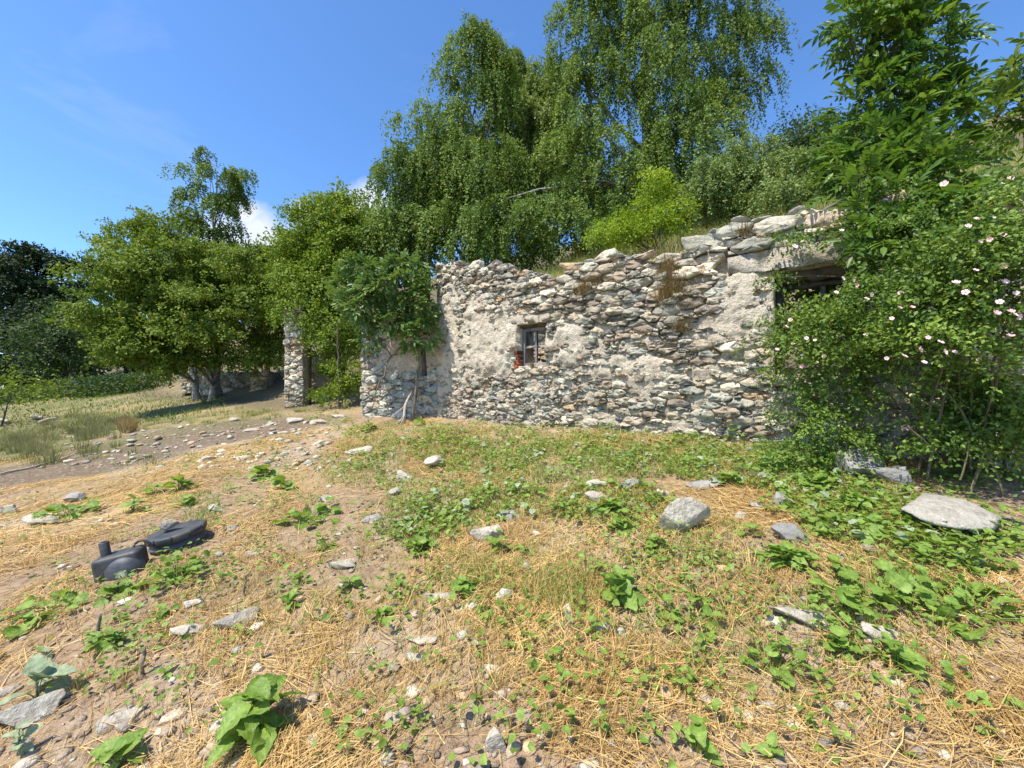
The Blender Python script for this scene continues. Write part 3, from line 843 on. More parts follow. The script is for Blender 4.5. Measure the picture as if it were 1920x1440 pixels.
# ------------------------------------------------------------------ the standing pier and low walls under the trees
def pier(name, label, cat, px0, px1, pyt, pyb, d, depth=0.55, yaw=0.0, r=0.075, limit=160, capn=3):
    c = P((px0 + px1) / 2, pyb, d); w = (px1 - px0) / F * d
    zt = P(0, pyt, d)[2]
    zb = float(height(c[0], c[1])) - 0.12
    loc = np.array([c[0], c[1] + depth / 2, zb])
    root = thing(name, label, cat, loc)
    ca, sa = math.cos(yaw), math.sin(yaw)
    e = np.array([ca, sa]); out = np.array([sa, -ca])
    fc = Face(loc[:2] + out * depth / 2 - e * w / 2, e, out)
    V, T, C = core(fc, 0.03, w - 0.03, zb, lambda u: np.full_like(u, zt - 0.08), [], lambda u, v: -0.03 + (fbm(u * 6, v * 6, 71, 3) - .5) * .04,
                   lambda u, v: np.tile(np.array([0.46, 0.39, 0.31]), (u.size, 1)), depth - 0.03, 0.06, zt)
    add("mortar_core", np_mesh("mortar_core", V - loc, T, C, smooth=True), M['mortar'], root)
    for o, ee, oo, ww in ((fc.o, e, out, w), (fc.o - out * depth, -out * -1, -e, depth)):
        f2 = Face(o, ee, oo)
        pl = rubble(0.0, ww, zb, zt, rng, lambda u, v: r, 2.0, None, int(2500 * ww * (zt - zb) / 2))
        lay_stones(root, loc, f2, pl, rng, lambda u, v, q: q.uniform(0.0, 0.04), lambda u, v: 0.006, lambda u, v: zb < v < zt - .03, [], limit, bounds=(0.0, ww))
    for k in range(capn):
        p = fc.at(w * (k + .5) / capn, -depth * .5, zt - 0.03)
        add("cap_stone", CAPS[capr.integers(8)], None, root, p - loc, (0, 0, capr.uniform(0, 6)), (w / capn * .55, depth * .45, 0.10))
    return root
pier("stone_pier", "tall narrow pier of rubble stone standing alone in front of the trees", "pillar", 535, 571, 572, 768, 12.0, 0.5, -0.12, 0.05, 200)
pier("low_stone_pier", "short dry stone pier in deep shade left of the tall pier", "pillar", 470, 503, 698, 754, 17.5, 0.5, -0.1, 0.06, 120, 2)
pier("low_stone_wall", "low shaded rubble wall running behind the birch trunks", "wall", 345, 536, 697, 750, 19.2, 0.45, 0.05, 0.075, 300, 8)
pier("plaster_wall_fragment", "pale plastered wall fragment half hidden by the bush beside the tall pier", "wall", 578, 622, 672, 765, 12.9, 0.4, -0.1, 0.16, 60, 2)

# ------------------------------------------------------------------ trees
def crown(blobs, rng, nleaf, size, droop=1.0, strand=(0.5, 1.4), per=34, clump=(0.35, 0.7), strands=9, kind='rhomb', shell=0.45, spread=0.5, wl=0.62, jitter=0.06, down_axis=1.0):
    """leaf positions: clumps in the crown's volume, each a spray of short shoots that hang or spread"""
    B = np.array(blobs, float)
    C = np.array([P(b[0], b[1], b[2]) for b in B]); R = np.stack([B[:, 3] / F * B[:, 2], (B[:, 3] + B[:, 4]) / 2 / F * B[:, 2] * 0.85, B[:, 4] / F * B[:, 2]], 1)
    wgt = R[:, 0] * R[:, 2]; wgt = wgt / wgt.sum()
    k = max(3, int(nleaf / (per * strands)))
    ib = rng.choice(len(B), k, p=wgt)
    d = unit(rng.normal(size=(k, 3))); d[:, 1] -= 0.25; d = unit(d)
    rr = (shell ** 3 + (1 - shell ** 3) * rng.random(k)) ** (1 / 3)
    cen = C[ib] + d * rr[:, None] * R[ib]
    out = unit(d * np.array([1, 1, 0.6]) + np.array([0, 0, 0.25]))
    cs = rng.uniform(*clump, k)
    # shoots
    n = k * strands
    c2 = np.repeat(cen, strands, 0); o2 = np.repeat(out, strands, 0); s2 = np.repeat(cs, strands)
    off = unit(rng.normal(size=(n, 3))); off[:, 2] = np.abs(off[:, 2]) * 0.6
    start = c2 + off * (s2 * rng.random(n) ** 0.5)[:, None] * np.array([1, 1, .7])
    dirn = unit(o2 * 0.6 + off * 0.8 + rng.normal(size=(n, 3)) * spread)
    L_ = rng.uniform(*strand, n)
    m = n * per
    t = np.tile(np.linspace(0.05, 1, per), n) + rng.normal(0, .02, m)
    st_ = np.repeat(start, per, 0); dr = np.repeat(dirn, per, 0); LL = np.repeat(L_, per)[:, None]; t = t[:, None]
    h = 1 - np.exp(-2.2 * t)
    pos = st_ + dr * LL * h * (0.42 if droop > 0.5 else 0.75) + np.array([0, 0, -1.0]) * LL * (t ** 1.25) * droop * 0.85
    pos = pos + rng.normal(0, jitter, (m, 3))
    ax = unit(rng.normal(size=(m, 3)) * 0.75 + dr * 0.5 + np.array([0, 0, -0.55 * down_axis]))
    sz = size * rng.uniform(0.65, 1.3, m)
    tint = np.clip(np.repeat(rng.normal(0.45, 0.2, k), strands * per) + rng.normal(0, 0.12, m), 0, 1)
    face = np.repeat(o2 * 0.7 + off * 0.5 + np.array([0, 0, 0.45]), per, 0) + rng.normal(size=(m, 3)) * 0.45
    V, T, mm = leaves(pos, ax, sz, sz * wl, rng, kind, roll=face)
    return V, T, np.repeat(tint, mm), cen
def limbs(base, cen, rng, r0, n=14, top=None, lean=None, bark='bark'):
    """tapered trunk and limbs reaching into the crown"""
    base = np.asarray(base, float)
    top = cen[np.argmax(cen[:, 2])] if top is None else np.asarray(top, float)
    tr = wob(base - np.array([0, 0, .3]), top, 12, 0.05 * np.linalg.norm(top - base) / 6, rng)
    rad = r0 * (1 - 0.93 * np.linspace(0, 1, 12) ** 0.8)
    rad[0] *= 1.35
    trunk = tube(tr, rad, 9)
    parts = []
    pick = rng.choice(len(cen), min(n, len(cen)), replace=False)
    for i in pick:
        e = cen[i]
        f = np.clip((e[2] - base[2]) / (top[2] - base[2] + 1e-6) - 0.22, 0.15, 0.92)
        j = f * 11; a = tr[int(j)] + (tr[min(int(j) + 1, 11)] - tr[int(j)]) * (j - int(j))
        r = rad[int(j)] * 0.5
        pl = wob(a, e, 6, 0.05, rng, -0.12 * np.linalg.norm(e - a) * 0.3)
        parts.append((*tube(pl, r * (1 - 0.85 * np.linspace(0, 1, 6)), 5, False), None))
    return trunk, merge(parts)[:2] if parts else None
def tree(name, label, cat, base_px, d, blobs, nleaf, size, mat, seed, r0=0.12, bark='bark', group=None, top=None, nl=14, base=None, **kw):
    rng = np.random.default_rng(seed)
    if base is None:
        x = (base_px - 960) / F * d; b = np.array([x, d, float(height(x, d))])
    else: b = np.array(base, float)
    root = thing(name, label, cat, b, group)
    V, T, tint, cen = crown(blobs, rng, nleaf, size, **kw)
    tr, lm = limbs(b, cen, rng, r0, nl, top)
    add("trunk", np_mesh("trunk", tr[0] - b, tr[1], smooth=True), M[bark], root)
    if lm is not None: add("branches", np_mesh("branches", lm[0] - b, lm[1], smooth=True), M[bark], root)
    o = add("crown", np_mesh("crown", V - b, T, tint), M[mat], root)
    return root
BIRCH = dict(droop=1.0, strand=(0.6, 1.9), per=40, strands=13, clump=(0.18, 0.45), shell=0.55, jitter=0.036)
BROAD = dict(droop=0.22, strand=(0.4, 1.0), per=20, strands=18, clump=(0.25, 0.6), spread=0.6, down_axis=0.4, shell=0.55)

# left group by the low walls
tree("hazel_tree", "yellow-green bushy tree at the left end of the tree group", "tree", 372, 18.0,
     [(245, 570, 14.4, 60, 100), (212, 635, 13.9, 36, 56), (275, 480, 17.5, 60, 50), (318, 560, 15.6, 80, 115), (295, 655, 13.9, 75, 38), (255, 430, 18.2, 36, 20), (330, 440, 18.0, 50, 40), (250, 680, 13.8, 55, 20)],
     52000, 0.12, 'hazel_leaf', 21, 0.16, 'birch_bark', "trees left of the ruin", P(320, 470, 18), **BROAD)
tree("birch_tree", "slender birch with drooping top rising above the left tree group", "tree", 412, 18.4,
     [(405, 330, 18.4, 40, 34), (375, 385, 18.4, 38, 40), (432, 395, 18.4, 24, 50), (395, 470, 18.4, 55, 60), (455, 338, 18.4, 16, 16), (348, 310, 18.4, 16, 12), (474, 362, 18.4, 10, 12), (398, 296, 18.4, 18, 12)],
     24000, 0.10, 'birch_leaf', 22, 0.17, 'birch_bark', "trees left of the ruin", P(398, 295, 18.4), **{**BIRCH, 'strand': (0.6, 1.3), 'clump': (0.2, 0.5)})
tree("alder_tree", "dense green tree with pale trunk in the middle of the left group", "tree", 398, 18.0,
     [(400, 600, 15.4, 90, 90), (455, 560, 16, 70, 90), (495, 620, 16, 46, 70), (450, 655, 15.2, 70, 32), (420, 530, 16, 70, 60), (350, 655, 15.4, 50, 40), (300, 600, 15, 50, 50), (430, 545, 18, 85, 80), (360, 570, 18, 70, 80), (470, 690, 15.6, 55, 18)],
     54000, 0.12, 'hazel_leaf', 23, 0.17, 'birch_bark', "trees left of the ruin", P(420, 500, 18), **BROAD)
tree("young_alder_tree", "rounded green tree just left of the tall stone pier", "tree", 505, 19.0,
     [(505, 545, 19, 52, 65), (525, 620, 18.4, 34, 70), (485, 500, 19.4, 45, 35)],
     26000, 0.115, 'locust_leaf', 24, 0.12, 'bark', "trees left of the ruin", P(510, 480, 19), **BROAD)
# between the pier and the annex
tree("locust_tree", "tall light green tree rising behind the tall stone pier", "tree", 640, 13.6,
     [(620, 440, 13.5, 62, 55), (638, 380, 13.8, 34, 36), (590, 490, 13.3, 55, 55), (665, 480, 13.2, 60, 65), (600, 570, 12.9, 48, 75), (655, 560, 12.9, 70, 75), (690, 430, 13.8, 40, 45), (575, 545, 13, 35, 60), (680, 395, 14, 22, 30)],
     56000, 0.095, 'locust_leaf', 25, 0.14, 'bark', "trees behind the pier", P(636, 350, 13.8), **{**BROAD, 'droop': 0.35})
tree("pier_shrub", "shady green shrub filling the gap between pier and annex wall", "shrub", 640, 11.0,
     [(612, 620, 12.2, 30, 40), (645, 625, 11.9, 36, 46), (656, 700, 11.4, 16, 30), (588, 600, 12.2, 22, 34), (625, 745, 11, 30, 10), (600, 690, 12.6, 16, 20)],
     17000, 0.07, 'locust_leaf', 26, 0.06, 'bark', None, P(630, 600, 11), **{**BROAD, 'strand': (0.3, 0.6), 'clump': (0.2, 0.45)})
# big birches on the bank
tree("weeping_birch_tree", "weeping birch with stepped crown on the left of the two big birches", "tree", 880, 14.0,
     [(885, 105, 14, 46, 52), (862, 200, 14, 42, 85), (915, 170, 14, 45, 80), (790, 240, 13.6, 50, 45), (757, 325, 13.2, 46, 45), (830, 310, 13.5, 65, 65), (900, 320, 13.4, 75, 75), (800, 410, 13, 80, 55),
      (880, 425, 12.6, 80, 55), (742, 430, 13, 38, 50)],
     112000, 0.083, 'birch_leaf', 31, 0.2, 'birch_bark', "big birches behind the house", P(882, 60, 14), **BIRCH)
tree("pale_birch_tree", "paler birch top showing between the two big weeping birches", "tree", 975, 17.0,
     [(985, 165, 17, 42, 50), (955, 240, 16.4, 58, 75), (1010, 260, 15.5, 52, 85), (962, 125, 17, 26, 36), (1020, 180, 16.5, 30, 60)],
     50000, 0.108, 'birch_leaf_pale', 32, 0.16, 'birch_bark', "big birches behind the house", P(975, 110, 17), **BIRCH)
tree("tall_weeping_birch_tree", "tallest weeping birch, its crown cut off by the top of the picture", "tree", 1235, 14.2,
     [(1095, 70, 14, 62, 90), (1075, 180, 13.8, 45, 80), (1200, -50, 14, 140, 110), (1325, 20, 14, 95, 100), (1395, 110, 14, 46, 80), (1240, 120, 13.6, 120, 105), (1130, 190, 13.6, 75, 85), (1370, 200, 13.6, 65, 70),
      (1280, 260, 13.2, 120, 85), (1150, 300, 13.2, 105, 75), (1060, 310, 13.2, 55, 80), (1060, 415, 12.4, 100, 62), (960, 430, 12.2, 75, 62), (1200, -170, 14.2, 120, 90)],
     165000, 0.085, 'birch_leaf', 33, 0.26, 'birch_bark', "big birches behind the house", P(1220, -200, 14.2), **BIRCH)
tree("low_birch_tree", "low spreading birch on the bank right of the tallest birch", "tree", 1420, 11.0,
     [(1400, 320, 11.2, 75, 55), (1480, 335, 10.6, 75, 55), (1335, 350, 11.2, 65, 55), (1540, 335, 10.2, 42, 55), (1440, 375, 10, 90, 28)],
     52000, 0.066, 'birch_leaf_pale', 34, 0.1, 'birch_bark', None, P(1430, 265, 11), **{**BIRCH, 'strand': (0.4, 0.9), 'clump': (0.25, 0.5)})
tree("bright_shrub", "bright yellow-green shrub growing on the bank above the house wall", "shrub", 1225, 9.2,
     [(1225, 365, 9.2, 16, 26), (1258, 395, 9.1, 22, 26), (1198, 412, 9, 30, 20), (1120, 448, 9, 24, 12), (1235, 440, 8.9, 44, 14), (1160, 438, 8.9, 30, 12)],
     8000, 0.08, 'bright_leaf', 35, 0.05, 'bark', None, P(1228, 335, 9.2), **{**BROAD, 'strand': (0.3, 0.6), 'clump': (0.08, 0.25), 'per': 16, 'wl': 0.42})
tree("pit_shrub", "green shrub seen through the large window opening", "shrub", 1530, 5.6,
     [(1500, 560, 5.3, 60, 80), (1580, 540, 5.2, 60, 80), (1540, 620, 5.2, 70, 60)],
     9000, 0.06, 'rose_leaf', 36, 0.04, 'bark', None, P(1530, 470, 5.3), base=np.append(xy(7.0, 0.0), 0.99), **{**BROAD, 'strand': (0.2, 0.5), 'clump': (0.15, 0.3), 'per': 14})

# forest and far trees
fr = np.random.default_rng(77)
def far_tree(name, label, px, d, blobs, n, size, mat, seed, group):
    return tree(name, label, "tree" if "tree" in name else "shrub", px, d, blobs, n, size, mat, seed, 0.25 if d > 16 else 0.05, 'bark', group, None, 8, **{**BROAD, 'strand': (1.0, 2.2), 'clump': (0.6, 1.5), 'per': 16, 'jitter': 0.16})
far_tree("forest_tree", "dark beech at the far left edge, tallest of the dark wood", 20, 47, [(28, 540, 47, 50, 60), (10, 620, 46, 50, 70), (40, 500, 48, 35, 30)], 11000, 0.34, 'forest_leaf', 41, "dark wood on the left")
far_tree("forest_tree", "dark beech with a pointed crown second from the left edge", 90, 48, [(85, 520, 48, 42, 50), (90, 600, 47, 45, 60), (95, 480, 48, 22, 22)], 11000, 0.34, 'forest_leaf', 42, "dark wood on the left")
far_tree("forest_tree", "dark round beech next to the yellow-green tree", 140, 50, [(138, 540, 50, 40, 50), (140, 620, 49, 45, 70)], 9000, 0.34, 'forest_leaf', 43, "dark wood on the left")
far_tree("forest_tree", "low dark beech under the taller ones at the left edge", 15, 42, [(5, 660, 42, 55, 55), (50, 640, 43, 40, 50), (20, 700, 41, 50, 25)], 9000, 0.30, 'forest_leaf', 44, "dark wood on the left")
far_tree("forest_edge_tree", "mid-green tree at the foot of the dark wood", 108, 34, [(112, 610, 34, 36, 55), (95, 660, 33, 34, 42), (140, 650, 33, 34, 55)], 11000, 0.22, 'hill_leaf', 45, None)
far_tree("meadow_shrub", "small green shrub at the left edge of the meadow", -5, 15, [(6, 742, 15, 26, 24)], 1500, 0.13, 'hazel_leaf', 46, None)
bw = [(-40, 60, "dark beech at the back of the wood, cut by the left picture edge"), (45, 62, "dark beech filling the back of the wood between the two tallest"), (110, 60, "dark beech at the back of the wood above the mid-green tree"), (175, 58, "dark beech at the back of the wood behind the yellow-green tree"), (240, 56, "dark beech far behind the yellow-green tree's crown"), (310, 56, "dark beech far behind the trunks of the left group")]
for px, d, w in bw:
    far_tree("forest_tree", w, px, d, [(px, 580, d, 55, 70), (px + 12, 660, d - 1, 58, 50), (px, 700, d - 2, 58, 30)], 6000, 0.48, 'forest_leaf', 200 + px, "dark wood on the left")
hl = [(455, 62, 468), (490, 64, 462), (525, 60, 466), (560, 56, 455), (595, 60, 450), (430, 66, 480)]
hw = ["first hill tree from the left birch on the skyline", "second hill tree from the left birch on the skyline", "third hill tree from the left birch on the skyline", "fourth hill tree, nearest the light green tree on the skyline",
      "hill tree peeping out beside the light green tree", "hill tree on the skyline half hidden by the slender birch"]
for (px, d, py), w in zip(hl, hw):
    far_tree("hill_tree", w, px, d, [(px, py + 26, d, 26, 26), (px + fr.uniform(-8, 8), py + 65, d - 1, 32, 36)], 5200, 0.36, 'hill_leaf', 50 + px, "trees on the far skyline")
for px, w in ((1490, "hill bush on the right skyline behind the low birch"), (1545, "hill bush on the right skyline beside the ash")):
    far_tree("hill_bush", w, px, 20, [(px, 275, 20, 45, 22), (px + 10, 310, 19.5, 50, 25)], 6000, 0.15, 'hill_leaf', px, "bushes on the right skyline")
tk = [(790, 19, "dark thicket tree behind the left skirt of the weeping birch"), (880, 20, "dark thicket tree behind the weeping birch's trunk"), (985, 20, "dark thicket tree in the dip between the two big birches"),
      (1090, 19, "dark thicket tree behind the tallest birch's left skirt"), (1200, 19, "dark thicket tree behind the tallest birch above the bright shrub"), (1310, 18, "dark thicket tree between the tallest and the low birch")]
for px, d, w in tk:
    far_tree("thicket_tree", w, px, d, [(px, 400, d, 52, 60), (px + 15, 355, d + .5, 40, 36), (px - 20, 450, d - 1, 50, 36)], 6000, 0.19, 'hill_leaf', 900 + px, "thicket behind the birches")
# fern and scrub edge below the wood
def scrub(name, label, pts, size, n, mat, seed, hgt):
    rng = np.random.default_rng(seed)
    pos = []
    for px, d, r in pts:
        x = (px - 960) / F * d
        k = int(n * r / sum(p[2] for p in pts))
        q = rng.normal(size=(k, 2)) * r
        X = x + q[:, 0]; Y = d + q[:, 1] * 0.5
        pos.append(np.stack([X, Y, height(X, Y) + rng.random(k) ** 1.5 * hgt], 1))
    pos = np.concatenate(pos)
    ax = rng.normal(size=pos.shape) + np.array([0, 0, .3])
    V, T, m = leaves(pos, ax, size * rng.uniform(.6, 1.3, len(pos)), size * .5, rng)
    add(name, np_mesh(name, V, T, np.repeat(rng.random(len(pos)), m)), M[mat], kind="stuff", label=label)
scrub("bracken", "band of green bracken along the foot of the dark wood", [(10 + i * 26, 32 - i * 0.6, 1.5) for i in range(10)], 0.22, 14000, 'hill_leaf', 61, 1.3)

# ------------------------------------------------------------------ compound leaves (elder, ash)
def compound(name, n_pairs, length, leaflet, width, seed, droop=0.25):
    rng = np.random.default_rng(seed)
    V, T = [], []
    def leaflet_at(o, ax, nrm, L_, W):
        ax = ax / np.linalg.norm(ax); sd = np.cross(ax, nrm); sd /= np.linalg.norm(sd); nn = np.cross(sd, ax)
        b = len(V)
        V.extend([o, o + ax * L_ * .3 + sd * W * .42 + nn * W * .14, o + ax * L_ * .68 + sd * W * .4 + nn * W * .1, o + ax * L_ - nn * L_ * .12,
                  o + ax * L_ * .68 - sd * W * .4 + nn * W * .1, o + ax * L_ * .3 - sd * W * .42 + nn * W * .14, o + ax * L_ * .5 - nn * W * .02])
        T.extend([(b + i, b + (i + 1) % 6, b + 6) for i in range(6)])
    up = np.array([0, 0, 1.0])
    for k in range(n_pairs + 1):
        f = 0.25 + 0.75 * k / n_pairs
        o = np.array([f * length, 0, -droop * length * f * f])
        tang = np.array([1, 0, -2 * droop * f])
        if k == n_pairs: leaflet_at(o, tang, up, leaflet * 1.1, width * 1.1)
        else:
            for s in (-1, 1):
                leaflet_at(o, np.array([0.62, s * 0.85, -0.15 + rng.normal(0, .12)]), up + rng.normal(0, .12, 3), leaflet * rng.uniform(.85, 1.1), width * rng.uniform(.9, 1.1))
    xs = np.linspace(0, 1, 4); rp = np.stack([xs * length, xs * 0, -droop * length * xs * xs], 1)
    tv, tt = tube(rp, [.004, .003, .003, .002], 3, False)
    T.extend([tuple(q + len(V)) for q in tt]); V = np.concatenate([np.array(V), tv])
    return V, np.array(T, int)
def leafy_bush(name, label, cat, base, blobs, comp, nparts, nrest, mat, seed, bark, stems, group=None, scale=(0.8, 1.2), up=0.25):
    """a shrub or tree of compound leaves: the outer ones are parts, the rest one mass"""
    rng = np.random.default_rng(seed)
    base = np.array(base, float)
    root = thing(name, label, cat, base, group)
    B = np.array(blobs, float)
    C = np.array([P(b[0], b[1], b[2]) for b in B]); R = np.stack([B[:, 3], (B[:, 3] + B[:, 4]) * .42, B[:, 4]], 1) / F * B[:, 2:3]
    w = R[:, 0] * R[:, 2]; n = nparts + nrest
    ib = rng.choice(len(B), n, p=w / w.sum())
    d = unit(rng.normal(size=(n, 3)) + np.array([0, -0.25, 0.15]))
    rr = (0.15 + 0.85 * rng.random(n)) ** (1 / 2.6)
    pos = C[ib] + d * rr[:, None] * R[ib]
    # shoots: gather leaves around twig tips
    tips = pos[rng.choice(n, max(12, n // 9), replace=False)]
    j = np.argmin(((pos[:, None, :] - tips[None]) ** 2).sum(-1), 1)
    pos = tips[j] + (pos - tips[j]) * 0.55
    heading = unit(pos - tips[j] + d * 0.25 + rng.normal(size=(n, 3)) * .08 + np.array([0, 0, up]) * .3)
    meshes = []
    for q, (V, T) in enumerate(comp):
        me = np_mesh("compound_leaf", V, T, np.full(len(V), 0.25 + 0.5 * q / max(1, len(comp) - 1)), smooth=True); me.materials.append(M[mat]); meshes.append(me)
    order = np.argsort(pos[:, 1] - 0.3 * rr)
    parts = []
    for r, i in enumerate(order):
        h = heading[i]; yaw = math.atan2(h[1], h[0]); pit = -math.asin(np.clip(h[2], -1, 1)) * 0.8
        e = Euler((rng.normal(0, .7), pit + rng.normal(0.15, .35), yaw + rng.normal(0, .4)), 'XYZ')
        s = rng.uniform(*scale); k = rng.integers(len(comp))
        if r < nparts:
            add("leaf", meshes[k], None, root, pos[i] - base, e, s)
        else:
            Rm = np.array(e.to_matrix()); V, T = comp[k]
            parts.append((V @ Rm.T * s + pos[i] - base, T, np.full(len(V), np.clip(rng.normal(.45, .25), 0, 1))))
    V, T, c = merge(parts)
    add("foliage", np_mesh("foliage", V, T, c, smooth=True), M[mat], root, kind="stuff")
    wood = []
    for a, b, r0, r1, sag in stems:
        pl = wob(a, b, 8, 0.025, rng, sag)
        wood.append((*tube(pl - base, np.linspace(r0, r1, 8), 6), None))
    add("trunk", np_mesh("trunk", *merge(wood)[:2], smooth=True), M[bark], root)
    tw = []
    ends = np.array([s[1] for s in stems])
    for t in tips[:70]:
        a = ends[np.argmin(((ends - t) ** 2).sum(1))]
        tw.append((*tube(wob(a, t, 5, .015, rng, -.03) - base, np.linspace(.012, .004, 5), 4, False), None))
    add("branches", np_mesh("branches", *merge(tw)[:2], smooth=True), M[bark], root, kind="stuff")
    return root
eb = P(772, 790, 8.25); eb[2] = float(height(eb[0], eb[1]))
leafy_bush("elder_bush", "elder bush with large leaves leaning over the annex wall", "shrub", eb,
           [(740, 535, 8.2, 66, 40), (690, 575, 8.3, 50, 34), (785, 570, 8.1, 34, 44), (755, 505, 8.2, 40, 18), (795, 625, 8.0, 22, 30), (740, 605, 8.1, 36, 18), (655, 545, 8.8, 30, 34), (680, 510, 8.9, 34, 26), (690, 640, 8.2, 20, 14), (770, 640, 8.1, 20, 16)],
           [compound("c", 3, 0.16, 0.11, 0.052, 1), compound("c", 2, 0.12, 0.12, 0.056, 2), compound("c", 3, 0.18, 0.10, 0.048, 3)], 290, 800, 'elder_leaf', 71, 'twig',
           [(eb, P(790, 660, 8.25), .035, .03, 0), (P(790, 690, 8.25), P(770, 600, 8.2), .03, .02, 0), (P(785, 650, 8.25), P(725, 680, 8.15), .03, .022, -.1), (P(735, 670, 8.15), P(700, 600, 8.15), .022, .012, 0),
            (P(725, 680, 8.15), P(695, 770, 8.0), .018, .008, 0), (P(730, 675, 8.15), P(680, 710, 8.1), .012, .004, 0), (P(770, 600, 8.2), P(740, 540, 8.2), .02, .01, 0)])
ab = P(1700, 300, 4.9); ab = np.array([ab[0], ab[1], float(height(ab[0], ab[1])) - .1])
ash_c = [compound("c", 4, 0.24, 0.112, 0.044, 4, 0.4), compound("c", 5, 0.27, 0.105, 0.040, 5, 0.5), compound("c", 3, 0.20, 0.118, 0.046, 6, 0.3)]
AD = 4.9
def AP(px, py): return P(px, py, AD)
leafy_bush("ash_tree", "young ash tree with dark glossy leaves above the right end of the wall", "tree", ab,
           [(1640, 70, AD, 46, 54), (1705, 110, AD, 66, 80), (1640, 200, AD, 56, 66), (1735, 240, AD - .1, 60, 60), (1640, 310, AD - .3, 76, 56), (1730, 340, AD - .6, 76, 60), (1790, 190, AD, 28, 36), (1590, 265, AD, 30, 40),
            (1670, 395, 4.0, 66, 40), (1685, -30, AD, 66, 60), (1610, 350, 4.3, 40, 30), (1790, 400, 3.85, 60, 46), (1590, 40, AD, 34, 30), (1720, 460, 3.75, 60, 36), (1650, 455, 3.95, 40, 26)],
           ash_c, 300, 800, 'ash_leaf', 72, 'bark',
           [(ab, AP(1700, 300), .055, .045, 0), (AP(1700, 300), AP(1690, 20), .045, .012, 0), (AP(1698, 260), AP(1620, 130), .025, .008, 0), (AP(1700, 280), AP(1790, 150), .025, .008, 0), (AP(1700, 330), AP(1610, 290), .02, .008, 0), (AP(1700, 340), AP(1770, 330), .02, .008, 0), (AP(1692, 120), AP(1700, -60), .015, .006, 0)])
lb = np.append(xy(8.5, 4.2), 0); lb = np.array([lb[0], lb[1], float(height(lb[0], lb[1])) - .1])
leafy_bush("ash_sapling", "ash sapling leaning in at the right picture edge", "tree", lb,
           [(1905, 130, 5.0, 24, 26), (1895, 210, 5.0, 34, 34), (1945, 240, 4.9, 40, 30), (1880, 225, 5.0, 20, 20), (1945, 120, 4.9, 36, 36)],
           ash_c, 60, 60, 'rose_leaf', 73, 'bark', [(lb, P(1950, 250, 5.0), .04, .03, 0), (P(1950, 250, 5.0), P(1900, 120, 5.0), .02, .008, 0), (P(1950, 250, 5), P(1865, 240, 5.0), .015, .006, 0)])

